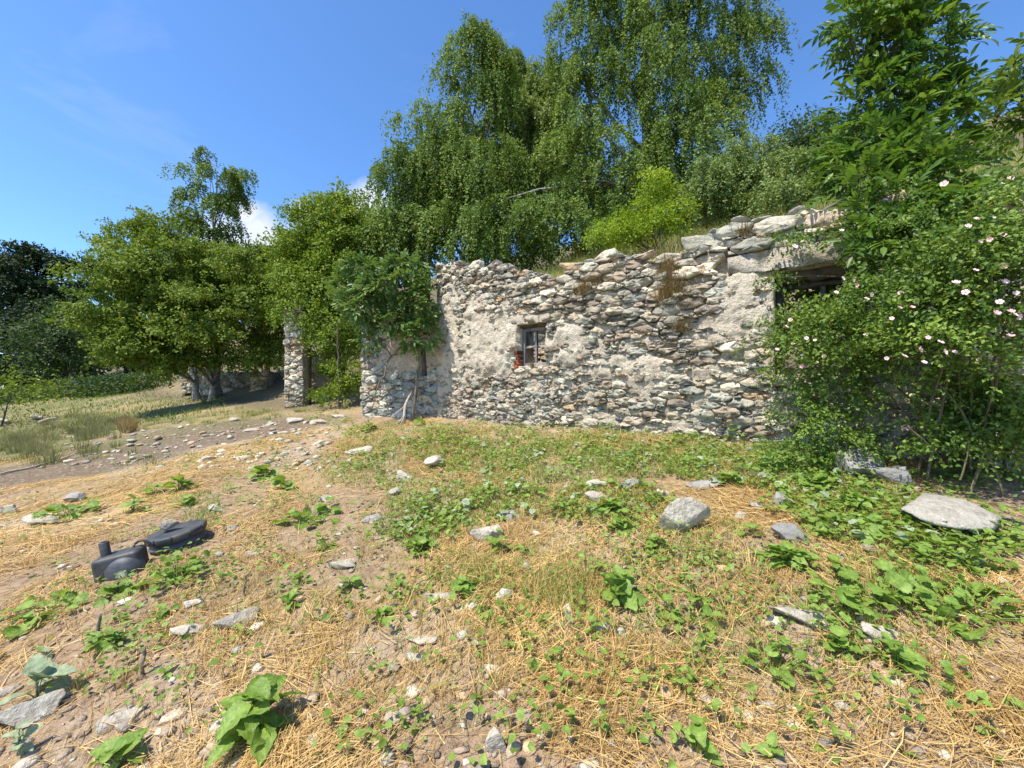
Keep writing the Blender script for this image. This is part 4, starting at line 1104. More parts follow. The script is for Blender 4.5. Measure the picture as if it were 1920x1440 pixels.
# ------------------------------------------------------------------ the dog rose
def rose():
    rng = np.random.default_rng(81)
    bx_, by_ = P(1790, 880, 3.45)[:2]
    base = np.array([bx_, by_, float(height(bx_, by_))])
    root = thing("dog_rose", "dog rose bush with pale pink flowers hanging over the right window", "shrub", base)
    blobs = [(1555, 640, 4.0, 70, 42), (1520, 612, 4.2, 46, 20), (1690, 590, 3.45, 105, 56), (1845, 490, 3.05, 90, 80), (1790, 625, 3.1, 110, 56), (1645, 445, 4.05, 46, 30), (1890, 590, 2.95, 55, 80), (1730, 750, 3.62, 100, 50),
             (1870, 770, 3.45, 65, 70), (1570, 700, 4.0, 56, 36), (1680, 500, 3.85, 46, 36), (1880, 380, 3.3, 50, 45), (1800, 815, 3.5, 70, 30), (1890, 820, 3.2, 50, 36), (1720, 450, 3.8, 70, 36), (1660, 385, 4.3, 60, 26)]
    V, T, tint, cen = crown(blobs, rng, 48000, 0.036, droop=0.3, strand=(0.18, 0.5), per=14, clump=(0.05, 0.13), strands=15, kind='rhomb', shell=0.72, wl=0.62, jitter=0.018, down_axis=0.3)
    add("foliage", np_mesh("foliage", V - base, T, tint), M['rose_leaf'], root, kind="stuff")
    # trailing lower sprays
    blobs2 = [(1452, 520, 4.6, 18, 14), (1470, 700, 4.35, 32, 26), (1490, 650, 4.3, 30, 20), (1500, 770, 4.1, 40, 30), (1490, 455, 4.5, 40, 12), (1760, 830, 3.2, 50, 20), (1600, 840, 3.7, 60, 20), (1490, 850, 3.9, 60, 25), (1400, 640, 4.7, 20, 12), (1560, 800, 3.8, 60, 30)]
    V, T, tint, c3 = crown(blobs2, rng, 7000, 0.034, droop=0.3, strand=(0.15, 0.35), per=12, clump=(0.05, 0.12), strands=5, shell=0.2, jitter=0.016)
    add("trailing_sprays", np_mesh("trailing_sprays", V - base, T, tint), M['rose_leaf'], root, kind="stuff")
    canes = []
    for k in range(13):
        e = cen[rng.integers(len(cen))]
        b0 = base + np.array([rng.normal(0, .25), rng.normal(0, .12), -.05])
        canes.append((*tube(wob(b0, e, 9, 0.02, rng, -0.35) - base, np.linspace(.011, .004, 9), 5, False), None))
    for px, py, qx, qy, d in ((1800, 900, 1815, 825, 3.0), (1590, 935, 1570, 850, 3.4), (1700, 800, 1765, 860, 3.1), (1640, 700, 1480, 690, 4.1), (1600, 520, 1450, 520, 4.4)):
        canes.append((*tube(wob(P(px, py, d), P(qx, qy, d), 6, 0.008, rng) - base, np.linspace(.007, .003, 6), 5, False), None))
    add("canes", np_mesh("canes", *merge(canes)[:2], smooth=True), M['cane'], root)
    # flowers: five broad petals and a tuft of stamens
    def flower_mesh(seed, cup):
        r2 = np.random.default_rng(seed); V, T = [], []
        for k in range(5):
            a0 = 2 * math.pi * k / 5
            b = len(V); V.append((0, 0, 0))
            for (rr, da) in ((.55, -.5), (.95, -.52), (1.08, -.22), (0.98, 0), (1.08, .22), (.95, .52), (.55, .5)):
                a = a0 + da * r2.uniform(.9, 1.1)
                V.append((rr * math.cos(a), rr * math.sin(a), cup * rr * rr + r2.normal(0, .05) + 0.03 * (k % 2)))
            T += [(b, b + i, b + i + 1) for i in range(1, 7)]
        return np.array(V, float), np.array(T, int)
    fm = []
    for k in range(4):
        V, T = flower_mesh(k, (0.15, 0.35, 0.6, 0.25)[k]); me = np_mesh("flower", V, T, smooth=True); me.materials.append(M['petal' if k != 2 else 'petal_deep']); fm.append(me)
    bm = bmesh.new(); bmesh.ops.create_icosphere(bm, subdivisions=1, radius=0.26)
    V = np.array([v.co[:] for v in bm.verts]) * np.array([1, 1, .5]) + np.array([0, 0, .12]); T = np.array([[v.index for v in f.verts] for f in bm.faces]); bm.free()
    cm = np_mesh("flower_centre", V, T); cm.materials.append(M['stamen'])
    spots = [(1660, 375), (1655, 358), (1700, 372), (1578, 432), (1645, 412), (1490, 462), (1815, 424), (1716, 440), (1775, 448), (1832, 410), (1880, 345), (1895, 335), (1855, 450), (1836, 455), (1885, 500), (1829, 507), (1885, 528),
             (1905, 550), (1862, 408), (1568, 548), (1600, 525), (1605, 535), (1581, 522), (1625, 560), (1634, 552), (1688, 550), (1715, 565), (1733, 545), (1747, 548), (1686, 578), (1710, 577), (1745, 580), (1792, 530), (1810, 548), (1838, 565),
             (1874, 566), (1902, 590), (1910, 594), (1895, 585), (1868, 588), (1740, 633), (1763, 642), (1771, 660), (1723, 655), (1662, 672), (1695, 668), (1733, 679), (1790, 660), (1834, 675), (1787, 704), (1894, 631), (1623, 628), (1672, 597),
             (1475, 612), (1482, 600), (1486, 646), (1528, 638), (1512, 634), (1504, 666), (1503, 687), (1457, 655), (1545, 668), (1557, 588), (1574, 630), (1531, 680), (1590, 660), (1770, 345), (1700, 803), (1915, 470), (1880, 440)]
    for i, (px, py) in enumerate(spots):
        B = np.array(blobs); q = ((px - B[:, 0]) / B[:, 3]) ** 2 + ((py - B[:, 1]) / B[:, 4]) ** 2
        j = int(np.argmin(q)); d = B[j, 2] - (B[j, 3] + B[j, 4]) / 2 / F * B[j, 2] * 0.85 * math.sqrt(max(0.15, 1 - min(1, q[j]))) - 0.12
        p = P(px, py, d)
        n = unit(np.array([rng.normal(-.25, .4), -0.8, rng.normal(.6, .35)]))
        rot = Vector(n).to_track_quat('Z', 'Y').to_euler()
        s = rng.uniform(0.014, 0.022)
        k = 2 if rng.random() < .22 else rng.choice([0, 1, 3])
        f = add("flower", fm[k], None, root, p - base, rot, s)
        add("flower_centre", cm, None, f)
rose()

# ------------------------------------------------------------------ loose rocks in the yard
rk = np.random.default_rng(91)
def rock(px, py, w, h, kind, label, i=None, rot=None, sink=0.25, z=None, name="rock"):
    """w, h: size in photo pixels"""
    x, y, gz = [float(v) for v in G(px, py + h * 0.42)]
    k = math.hypot(x, y) / F * (y / math.hypot(x, y))
    w, h = w * 1.18, h * 1.2
    sx = w * k * 0.5 * (math.cos(math.atan2(x, y)) ** 0.3)
    view = max(0.25, (EYE - gz) / math.hypot(x, y))
    dep = min(sx * rk.uniform(0.6, 0.8), h * k * 1.1)
    sz = max(0.25 * sx, (h * k * 0.5 - dep * view * 0.45))
    me = ROCKS[kind][rk.integers(7) if i is None else i]
    zz = gz + sz * 0.48 if z is None else z
    return add(name, me, None, None, (x, y + dep * .3, zz), (rk.normal(0, .12), rk.normal(0, .12), rk.uniform(-.35, .35) if rot is None else rot),
               (sx * .92, dep * 0.95, sz * 1.35), label=label, cat="rock", group="loose rocks in the yard")
RK = [
 (1280, 964, 96, 84, 'rock', "largest grey rock with pale lichen in the middle of the yard"),
 (915, 996, 50, 46, 'rock', "squarish beige rock in straw at the centre of the yard"),
 (957, 964, 44, 22, 'rock_grey', "flat grey rock just behind the squarish beige rock"),
 (1491, 994, 66, 46, 'rock_grey', "dark grey rock among weeds right of the largest rock"),
 (1790, 950, 225, 72, 'rock', "long flat pale boulder lying under the rose bush"),
 (1630, 866, 90, 66, 'rock_grey', "grey boulder at the wall foot, upper of the shaded pair"),
 (1682, 886, 86, 50, 'rock_grey', "grey boulder in shade, lower of the pair under the rose"),
 (1462, 935, 42, 36, 'rock', "pale beige rock behind the dark grey rock"),
 (1424, 944, 28, 20, 'rock_white', "small white rock left of the pale beige rock"),
 (1391, 964, 30, 18, 'rock_white', "small white rock just right of the largest grey rock"),
 (1433, 890, 44, 22, 'rock_grey', "bluish grey rock in the weeds near the wall foot"),
 (1320, 905, 56, 20, 'rock_grey', "flat grey slab behind the largest rock"),
 (1243, 922, 22, 18, 'rock_white', "tiny white rock behind the left end of the largest rock"),
 (1181, 908, 42, 26, 'rock', "beige rock in the weeds left of the largest rock"),
 (1114, 907, 46, 24, 'rock_white', "whitish rock, upper of the pair in the central weeds"),
 (1128, 928, 62, 20, 'rock_white', "flat whitish rock, lower of the pair in the central weeds"),
 (668, 843, 42, 20, 'rock_white', "pale rock in the grass below the annex wall"),
 (820, 864, 46, 30, 'rock', "tilted flat slab in the grass below the house corner"),
 (758, 890, 28, 22, 'rock_white', "white rock left of the tilted slab"),
 (745, 922, 30, 20, 'rock', "beige rock below the white rock in sparse grass"),
 (820, 1118, 42, 24, 'rock_white', "white rock in straw, left of the pair at mid yard"),
 (948, 1111, 38, 28, 'rock_white', "rounded white rock, right of the pair at mid yard"),
 (438, 1160, 58, 36, 'rock', "brownish rock in the straw below the black lid"),
 (356, 1176, 58, 28, 'rock_white', "long white rock left of the brownish rock"),
 (358, 1129, 30, 20, 'rock_white', "small white rock below the bushy weed"),
 (222, 1337, 72, 28, 'rock_white', "flat white rock in the lower left straw"),
 (38, 1330, 84, 56, 'rock', "pale beige rock at the lower left edge under grey leaves"),
 (403, 950, 32, 18, 'rock_white', "white rock up the slope from the black lid"),
 (434, 990, 28, 12, 'rock_grey', "thin grey rock right of the black lid"),
 (700, 972, 36, 18, 'rock_grey', "dark flat rock at the edge of the worn path"),
 (606, 936, 28, 16, 'rock', "small rock beside the low weeds on the worn path"),
 (642, 1058, 42, 26, 'rock', "half buried pale rock on the bare path"),
 (645, 1093, 24, 16, 'rock_white', "small white rock under the half buried one"),
 (476, 1036, 30, 14, 'rock', "small flat rock right of the bushy weed"),
 (14, 955, 32, 22, 'rock_white', "pale rock at the left edge of the straw slope"),
 (85, 976, 84, 18, 'rock', "long low pale rock near the left edge"),
 (1650, 1180, 78, 36, 'rock_white', "flat whitish rock between the weeds on the right"),
 (1520, 1158, 100, 34, 'rock', "pale slab sunk in soil on the right"),
 (786, 1196, 52, 20, 'rock_white', "pale sliver of rock sunk in the soil at lower centre"),
 (1836, 1046, 54, 32, 'rock_grey', "grey rock half under weeds at the right side"),
 (926, 1385, 34, 60, 'rock_white', "chalky white stone sunk in the soil at the bottom centre"),
 (1440, 1320, 28, 18, 'rock_white', "small white stone in straw at lower right"),
 (1722, 1262, 44, 16, 'rock_white', "thin white stone in straw near the right edge"),
 (140, 931, 36, 20, 'rock_grey', "dark lump of stone behind the leafy weed on the left"),
 (1640, 1025, 60, 20, 'rock_grey', "thin dark slab below the long flat boulder"),
 (550, 787, 28, 16, 'rock_white', "white rock on the rubble heap beside the pier foot"),
 (592, 790, 34, 14, 'rock_white', "long white rock on the rubble heap left of the annex"),
 (630, 778, 26, 12, 'rock_white', "whitish rock against the annex corner"),
 (437, 785, 20, 12, 'rock_white', "round pale rock beyond the mud under the birches"),
 (500, 796, 30, 9, 'rock', "flat rock at the far edge of the mud"),
 (470, 803, 34, 8, 'rock', "low flat rock half sunk in the mud"),
 (520, 808, 26, 9, 'rock', "brownish rock at the mud's right edge"),
 (383, 858, 26, 12, 'rock_white', "pale rock where the mud meets the straw"),
 (570, 850, 20, 10, 'rock', "little rock on the slope below the pier"),
]
for r in RK: rock(*r)
# pebbles and clods: too many to count
def pebbles(name, label, n, seed, mat, smin, smax, reg):
    rng = np.random.default_rng(seed)
    bm = bmesh.new(); bmesh.ops.create_icosphere(bm, subdivisions=1, radius=1.0)
    V0 = np.array([v.co[:] for v in bm.verts]); T0 = np.array([[v.index for v in f.verts] for f in bm.faces]); bm.free()
    px = rng.uniform(reg[0], reg[2], n * 2); py = reg[1] + (reg[3] - reg[1]) * rng.random(n * 2) ** 1.0
    x, y, z = G(px, py)
    ok = (y > 0.8) & (y < 14); x, y, z = x[ok][:n], y[ok][:n], z[ok][:n]
    n = len(x)
    s = smin + (smax - smin) * rng.random(n) ** 3
    V = V0[None] * (1 + rng.normal(0, .22, (n, len(V0), 1))) * s[:, None, None] * np.stack([rng.uniform(.8, 1.5, n), rng.uniform(.7, 1.1, n), rng.uniform(.35, .7, n)], 1)[:, None]
    a = rng.uniform(0, 6.28, n); ca, sa = np.cos(a)[:, None], np.sin(a)[:, None]
    V = np.stack([V[..., 0] * ca - V[..., 1] * sa, V[..., 0] * sa + V[..., 1] * ca, V[..., 2]], -1) + np.stack([x, y, z + s * .12], 1)[:, None]
    T = (T0[None] + (np.arange(n) * len(V0))[:, None, None]).reshape(-1, 3)
    tone = (PAL[rng.integers(0, 12, n)] if mat == 'stone' else np.array([0.34, 0.26, 0.19]) * rng.uniform(.7, 1.35, (n, 1)))
    add(name, np_mesh(name, V.reshape(-1, 3), T, np.repeat(tone * rng.uniform(.9, 1.3, (n, 1)), len(V0), 0)), M['stone' if mat == 'stone' else 'ground'], kind="stuff", label=label)
pebbles("pebbles", "small stones scattered over the yard", 900, 5, 'stone', 0.006, 0.045, (-100, 830, 2000, 1500))
pebbles("soil_clods", "crumbs and clods of dry soil on the bare patches", 3200, 6, 'soil', 0.005, 0.028, (-100, 900, 2000, 1560))
pebbles("mud_stones", "stones and clods in the muddy track left of the house", 650, 7, 'stone', 0.015, 0.085, (60, 790, 620, 880))

# ------------------------------------------------------------------ straw and grass
PATH = np.stack(G(np.array([960, 860, 800, 745, 690, 640, 600, 570]), np.array([1470, 1330, 1220, 1110, 1030, 960, 900, 840])), 1)[:, :2]
def path_mask(x, y):
    x = np.asarray(x, float); y = np.asarray(y, float); best = np.full(np.broadcast(x, y).shape, 9.0)
    for a, b in zip(PATH[:-1], PATH[1:]):
        ab_ = b - a; t = np.clip(((x - a[0]) * ab_[0] + (y - a[1]) * ab_[1]) / (ab_ @ ab_), 0, 1)
        best = np.minimum(best, np.hypot(x - a[0] - t * ab_[0], y - a[1] - t * ab_[1]))
    return 1 - sstep(0.12, 0.5, best + (fbm(x * 2, y * 2, 301, 3) - .5) * .35)
def straw_density(x, y):
    d = sstep(0.40, 0.60, fbm(x * 0.9, y * 0.9, 101, 4)) * 0.75 + sstep(.48, .72, fbm(x * 2.6, y * 2.6, 103, 3)) * .6 + 0.06
    d *= 1 - sstep(0.52, 0.70, fbm(x * 1.1 + 9, y * 1.1, 131, 4)) * 0.6
    return d * (1 - sstep(.2, .6, mudmask(x, y))) * (1 - 0.8 * path_mask(x, y))
def straw():
    rng = np.random.default_rng(8)
    n = 145000
    y = 1.1 + 7.4 * rng.random(n) ** 1.35; x = y * rng.uniform(-1.5, 1.5, n)
    s, t = st(x, y)
    keep = (rng.random(n) < straw_density(x, y) * (1.05 - 0.35 * sstep(3.5, 6, y))) & (s < 5.45)
    x, y = x[keep], y[keep]; n = len(x)
    L_ = rng.uniform(0.06, 0.34, n) * rng.choice([.5, 1, 1.25], n); w = rng.uniform(0.0007, 0.0019, n) * (1 + 0.22 * (y - 1.5))
    base_dir = 2.6 * fbm(x * .7, y * .7, 55, 2) * 2 - 0.9
    an = base_dir + rng.normal(0, 0.75, n)
    dx, dy = np.cos(an), np.sin(an)
    z = height(x, y)
    f = rng.random(n) ** 2 * 0.035 + 0.004
    tilt = rng.normal(0, 0.10, n)
    bend = rng.normal(0, .2, n)
    P0 = np.stack([x - dx * L_ / 2, y - dy * L_ / 2, 0 * x], 1); P2 = np.stack([x + dx * L_ / 2, y + dy * L_ / 2, 0 * x], 1)
    P1 = np.stack([x - dy * L_ * bend, y + dx * L_ * bend, 0 * x], 1)
    for q, sgn in ((P0, -1), (P1, 0.3), (P2, 1)):
        q[:, 2] = np.maximum(height(q[:, 0], q[:, 1]) + 0.002, z * 0 + height(q[:, 0], q[:, 1]) + f + sgn * tilt * L_ * 0.5)
    sd = np.stack([-dy, dx, rng.normal(0, .5, n)], 1); sd = unit(sd) * w[:, None]
    V = np.stack([P0 - sd, P0 + sd, P1 - sd, P1 + sd, P2 - sd * .6, P2 + sd * .6], 1)
    T = np.array([[0, 1, 3], [0, 3, 2], [2, 3, 5], [2, 5, 4]])
    T = (T[None] + (np.arange(n) * 6)[:, None, None]).reshape(-1, 3)
    tint = np.clip(rng.normal(.48, .26, n) + (fbm(x * 1.3, y * 1.3, 203, 3) - .5) * .9, 0, 1)
    add("straw", np_mesh("straw", V.reshape(-1, 3), T, np.repeat(tint, 6)), M['straw'], kind="stuff", label="dry yellow straw lying over the yard")
straw()

def in_patches(patches, rng, n):
    """random yard points inside photo-pixel ellipses, denser in their middle"""
    A = np.array(patches, float); w = A[:, 4]; i = rng.choice(len(A), n, p=w / w.sum())
    a = rng.uniform(0, 6.283, n); r = rng.random(n) ** 0.6
    return G(A[i, 0] + np.cos(a) * r * A[i, 2], A[i, 1] + np.sin(a) * r * A[i, 3])
def grass(name, label, patches, n, h, w, mat, seed, lean=0.5):
    rng = np.random.default_rng(seed)
    x, y, z = in_patches(patches, rng, n)
    s, t = st(x, y); k = (s < 5.6) | (t < -8.7); x, y, z = x[k], y[k], z[k]; n = len(x)
    ln = rng.normal(0, lean, (n, 3)) * np.array([1, 1, 0])
    V, T, m = blades(np.stack([x, y, z - .005], 1), rng.uniform(*h, n), w * (1 + .12 * y) * rng.uniform(.6, 1.3, n), ln, rng)
    add(name, np_mesh(name, V, T, np.repeat(np.clip(rng.normal(.5, .28, n), 0, 1), m)), M[mat], kind="stuff", label=label)
band = [(760, 830, 130, 40, 3), (900, 840, 130, 50, 4), (1050, 850, 150, 55, 4), (1200, 850, 150, 50, 4), (1350, 860, 120, 50, 3.5), (1480, 880, 100, 50, 3), (850, 930, 130, 60, 2.5), (1000, 930, 120, 50, 1.6), (1150, 950, 110, 45, 1.6), (1600, 960, 120, 60, 2),
        (680, 880, 80, 40, 1), (790, 985, 80, 40, 1.2), (1750, 1000, 120, 60, 2)]
grass("short_grass", "thin green grass growing in the band below the house wall", band, 26000, (0.03, 0.11), 0.004, 'green_grass', 12, 0.6)
grass("yard_grass", "sparse green grass blades coming up through the straw", [(600, 1000, 700, 200, 3), (1100, 1150, 800, 250, 3), (1000, 1080, 120, 60, 1.2), (880, 1080, 60, 40, .8), (1060, 1110, 60, 45, 1.2), (380, 960, 40, 40, .8), (1300, 1010, 90, 60, 1), (1690, 1060, 100, 60, 1.2), (1400, 1180, 300, 120, 1.2)],
      9000, (0.03, 0.12), 0.003, 'green_grass', 13, 0.6)
grass("dry_turf", "dry yellow grass in the band below the house wall", band + [(1000, 1000, 500, 80, 4), (1080, 1080, 80, 50, 1)], 14000, (0.03, 0.12), 0.003, 'straw', 14, 0.9)
def tufts(name, label, patches, nt, per, h, w, mat, seed, rad=0.16):
    rng = np.random.default_rng(seed)
    x, y, z = in_patches(patches, rng, nt)
    hs = rng.uniform(*h, nt); tn = rng.normal(.45, .25, nt)
    n = nt * per
    an = rng.uniform(0, 6.283, n); rr = rng.random(n) ** .7
    d = np.stack([np.cos(an), np.sin(an), 0 * an], 1)
    X = np.repeat(x, per) + d[:, 0] * rr * rad; Y = np.repeat(y, per) + d[:, 1] * rr * rad
    V, T, m = blades(np.stack([X, Y, height(X, Y) - .01], 1), np.repeat(hs, per) * rng.uniform(.45, 1.1, n), w * rng.uniform(.6, 1.3, n), d * (rr * 0.7)[:, None] + rng.normal(0, .2, (n, 3)) * np.array([1, 1, 0]), rng)
    add(name, np_mesh(name, V, T, np.repeat(np.clip(np.repeat(tn, per) + rng.normal(0, .15, n), 0, 1), m)), M[mat], kind="stuff", label=label)
tufts("rush_clumps", "grey-green tufts of coarse grass beside the muddy track", [(140, 805, 60, 22, 3), (70, 830, 50, 25, 2), (30, 850, 60, 30, 2), (195, 808, 45, 18, 2), (110, 850, 70, 25, 1)], 110, 70, (0.12, 0.5), 0.008, 'rush_grass', 15)
tufts("track_tufts", "small grass tufts growing along the muddy track", [(300, 790, 200, 20, 2), (420, 780, 120, 14, 2), (200, 860, 200, 24, 2), (520, 775, 60, 10, 1)], 120, 30, (0.06, 0.2), 0.008, 'meadow_grass', 25, 0.12)
tufts("straw_tufts", "rooted tufts of bent dry grass in the yard", [(700, 1150, 700, 250, 3), (1300, 1200, 600, 230, 3), (1060, 1110, 70, 50, 1), (960, 1010, 90, 40, 1), (300, 1150, 300, 200, 2)], 240, 26, (0.06, 0.17), 0.0032, 'straw', 26, 0.05)
grass("brown_grass_clump", "brownish grass tuft at the edge of the mud", [(238, 803, 18, 10, 1)], 1500, (0.15, 0.4), 0.006, 'dry_grass', 16, 0.3)
def field_grass(name, label, n, box, h, w, mat, seed, cond):
    rng = np.random.default_rng(seed)
    x = rng.uniform(box[0], box[1], n); y = rng.uniform(box[2], box[3], n)
    s, t = st(x, y); k = cond(s, t, x, y); x, y = x[k], y[k]; n = len(x)
    V, T, m = blades(np.stack([x, y, height(x, y) - .02], 1), rng.uniform(*h, n), w * rng.uniform(.6, 1.4, n), rng.normal(0, .45, (n, 3)) * np.array([1, 1, 0]), rng)
    tint = np.clip(fbm(x * .5, y * .5, 3, 3) * 1.2 - .1 + rng.normal(0, .2, n), 0, 1)
    add(name, np_mesh(name, V, T, np.repeat(tint, m)), M[mat], kind="stuff", label=label)
field_grass("meadow_grass", "short green and yellow grass of the meadow on the left", 45000, (-50, -8, 11, 42), (0.06, 0.22), 0.028, 'meadow_grass', 17, lambda s, t, x, y: (s < 6.3) & (np.hypot(x, y) > 15.5) & (x < -0.72 * y))
field_grass("bank_grass", "dry grass on the bank above the house wall", 45000, (-4, 14, 3.5, 17), (0.12, 0.42), 0.015, 'meadow_grass', 18, lambda s, t, x, y: (s > 8.08) & (s < 15) & (t > -7.5))
field_grass("bank_edge_grass", "tall dry grass rooted on the bank edge behind the wall top", 9000, (-4, 8, 3, 11), (0.3, 0.75), 0.008, 'dry_grass', 19, lambda s, t, x, y: (s > 8.05) & (s < 9.0) & (t > -4.6) & (t < -0.6))

# dry grass tufts rooted in the wall joints
def wall_tuft(px, py, hpx, n, label, mat='dry_grass', seed=0, spread=0.05, hang=True):
    rng = np.random.default_rng(seed + int(px))
    t, z, d = wall_pt(px, py)
    base = house_face.at(t, 0.02, z)
    k = hpx / F * d
    off = rng.normal(0, spread, (n, 1)) * np.append(EV, 0) + rng.normal(0, spread * 0.6, (n, 1)) * np.array([0, 0, 1.0])
    ln = np.append(-NV, 0) * rng.uniform(0.1, 0.5, (n, 1)) + np.append(EV, 0) * rng.normal(0, .3, (n, 1)) + (np.array([0, 0, -1.0]) * rng.uniform(0, 0.9, (n, 1)) if hang else 0)
    V, T, m = blades(off, k * rng.uniform(.4, 1.1, n), 0.006 * rng.uniform(.6, 1.3, n), ln, rng)
    add("dry_grass_tuft", np_mesh("dry_grass_tuft", V, T, np.repeat(np.clip(rng.normal(.4, .28, n), 0, 1), m)), M[mat], None, base, label=label, cat="grass tuft", group="dry grass in the wall")
wall_tuft(1262, 560, 80, 420, "longest dry grass tuft hanging in the wall between the two windows", seed=1, spread=0.10)
wall_tuft(1252, 515, 60, 220, "dry grass tuft near the wall top above the longest one", seed=2, spread=.08)
wall_tuft(1275, 620, 50, 200, "dry grass beard at the foot of the longest tuft", seed=3, spread=.06)
wall_tuft(1343, 660, 34, 160, "small brown grass tuft left of the large window", seed=4, spread=.05)
wall_tuft(1277, 752, 26, 100, "tiny brown grass tuft low on the wall", seed=5, spread=.035)
wall_tuft(1502, 800, 40, 160, "brown grass tuft at the wall foot under the rose", seed=6, spread=.06, hang=False)
wall_tuft(1095, 548, 40, 160, "faded grass tuft right above the small window's lintel end", seed=7, spread=.06)
wall_tuft(1118, 530, 40, 140, "faded grass tuft right of the one above the small window", seed=8, spread=.06)
wall_tuft(1000, 690, 22, 50, "tiny dry sprig on the small window's sill", seed=9, spread=.025, hang=False)
wall_tuft(1320, 585, 30, 90, "thin dry tuft between longest tuft and large window", seed=10, spread=.05)
wall_tuft(1395, 440, 40, 70, "dry sprig with a few green leaves near the wall top", seed=12, spread=.04)

# ------------------------------------------------------------------ weeds with single leaves
def leaf_blade(kind, seed):
    rng = np.random.default_rng(seed)
    rows = 10
    v = np.linspace(0, 1, rows)
    if kind == 'heart': wdt = 0.40 * np.sin(np.pi * np.clip(v, 0, 1) ** 0.62) ** 0.75 * (1 - 0.15 * v) + 0.0
    elif kind == 'lance': wdt = 0.23 * np.sin(np.pi * v ** 0.8) ** 0.9
    else: wdt = 0.56 * np.sin(np.pi * np.clip(v * .93 + .07, 0, 1)) ** 0.5
    wdt[-1] = 0.0; wdt[0] = 0.05 if kind != 'round' else .3
    curl = rng.uniform(.10, .3)
    V = []; tint = []
    for i in range(rows):
        for c in (-1, -.5, 0, .5, 1):
            wav = 0.045 * math.sin(i * 2.2 + c * 2 + seed) * abs(c)
            jag = 1 + (0.13 * (-1) ** i if abs(c) == 1 and kind == 'round' else (0.07 * (-1) ** i if abs(c) == 1 else 0))
            V.append((v[i] - (0.10 * abs(c) if kind == 'heart' and i < 2 else 0), c * wdt[i] * jag, 0.13 * abs(c) * wdt[i] * 2 - curl * v[i] ** 2 + wav + rng.normal(0, .008)))
            tint.append(0.75 if c == 0 else (0.35 if abs(c) == 1 else 0.45))
    T = []
    for i in range(rows - 1):
        for c in range(4):
            a = i * 5 + c; T += [(a, a + 1, a + 6), (a, a + 6, a + 5)]
    return np.array(V), np.array(T), np.array(tint)
LEAF = {}
for kd in ('heart', 'lance', 'round'):
    for mt in ('weed_leaf', 'mullein_leaf'):
        LEAF[kd, mt] = []
        for s in range(4):
            V, T, c = leaf_blade(kd, s + 3)
            me = np_mesh("leaf", V, T, np.clip(c + (s - 1.5) * .16, 0, 1), smooth=True); me.materials.append(M[mt]); LEAF[kd, mt].append(me)
wd = np.random.default_rng(101)
def weed(px, py, wpx, hpx, kind, nl, label, mat='weed_leaf', name="weed", cat="weed"):
    """rosette or bushy weed of separate leaves; px, py = middle, wpx, hpx = size in the photo"""
    x, y, z = [float(v) for v in G(px, py + hpx * 0.30)]
    k = y / F; R = wpx * 0.62 * k * (math.cos(math.atan2(x, y)) ** 0.4); H = max(hpx * k * 0.5, 0.03)
    base = np.array([x, y, z])
    root = thing(name, label, cat, base, "weeds in the yard")
    ll = R * {'heart': .80, 'lance': .85, 'round': .50 if wpx < 100 else .40}[kind] * (8 / max(nl, 8)) ** 0.42
    stems = []
    if nl >= 9 and kind != 'heart': nl = int(nl * (1.7 if wpx > 90 else 1.6))
    for i in range(nl):
        an = 2.4 * i + wd.normal(0, .35)
        lev = (i + .5) / nl                                   # outer leaves low, inner leaves high
        rad = R * (0.62 * (1 - lev) + 0.12) * wd.uniform(.6, 1.1)
        p = np.array([math.cos(an) * rad * .8, math.sin(an) * rad * .8, H * (0.25 + 0.75 * lev) * wd.uniform(.75, 1.1)])
        gz = float(height(x + p[0], y + p[1])) - z
        p[2] = max(p[2] + gz * (1 - lev), gz + 0.012)
        if wpx > 90 and kind == 'round':                     # a spreading patch rather than a rosette
            rad = R * math.sqrt(wd.random()); p = np.array([math.cos(an) * rad, math.sin(an) * rad * .8, 0]); p[2] = float(height(x + p[0], y + p[1])) - z + H * wd.uniform(.12, .8)
        pit = wd.uniform(-.15, .35) - 0.5 * lev
        e = (wd.normal(0, .45), pit + wd.normal(0, .25), an + wd.normal(0, .6))
        s = ll * wd.uniform(.7, 1.15)
        add("leaf", LEAF[kind, mat][wd.integers(4)], None, root, p - np.array([math.cos(an), math.sin(an), 0]) * s * .25, e, s)
        q = p - np.array([math.cos(an), math.sin(an), 0]) * s * .25
        stems.append((*tube(wob(np.array([0, 0, -.02]), q, 4, .004, wd, .0), [.004, .0035, .003, .0025], 4, False), None))
    V, T, _ = merge(stems)
    add("stem", np_mesh("stem", V, T, np.full(len(V), .6), smooth=True), M[mat], root)
    return root
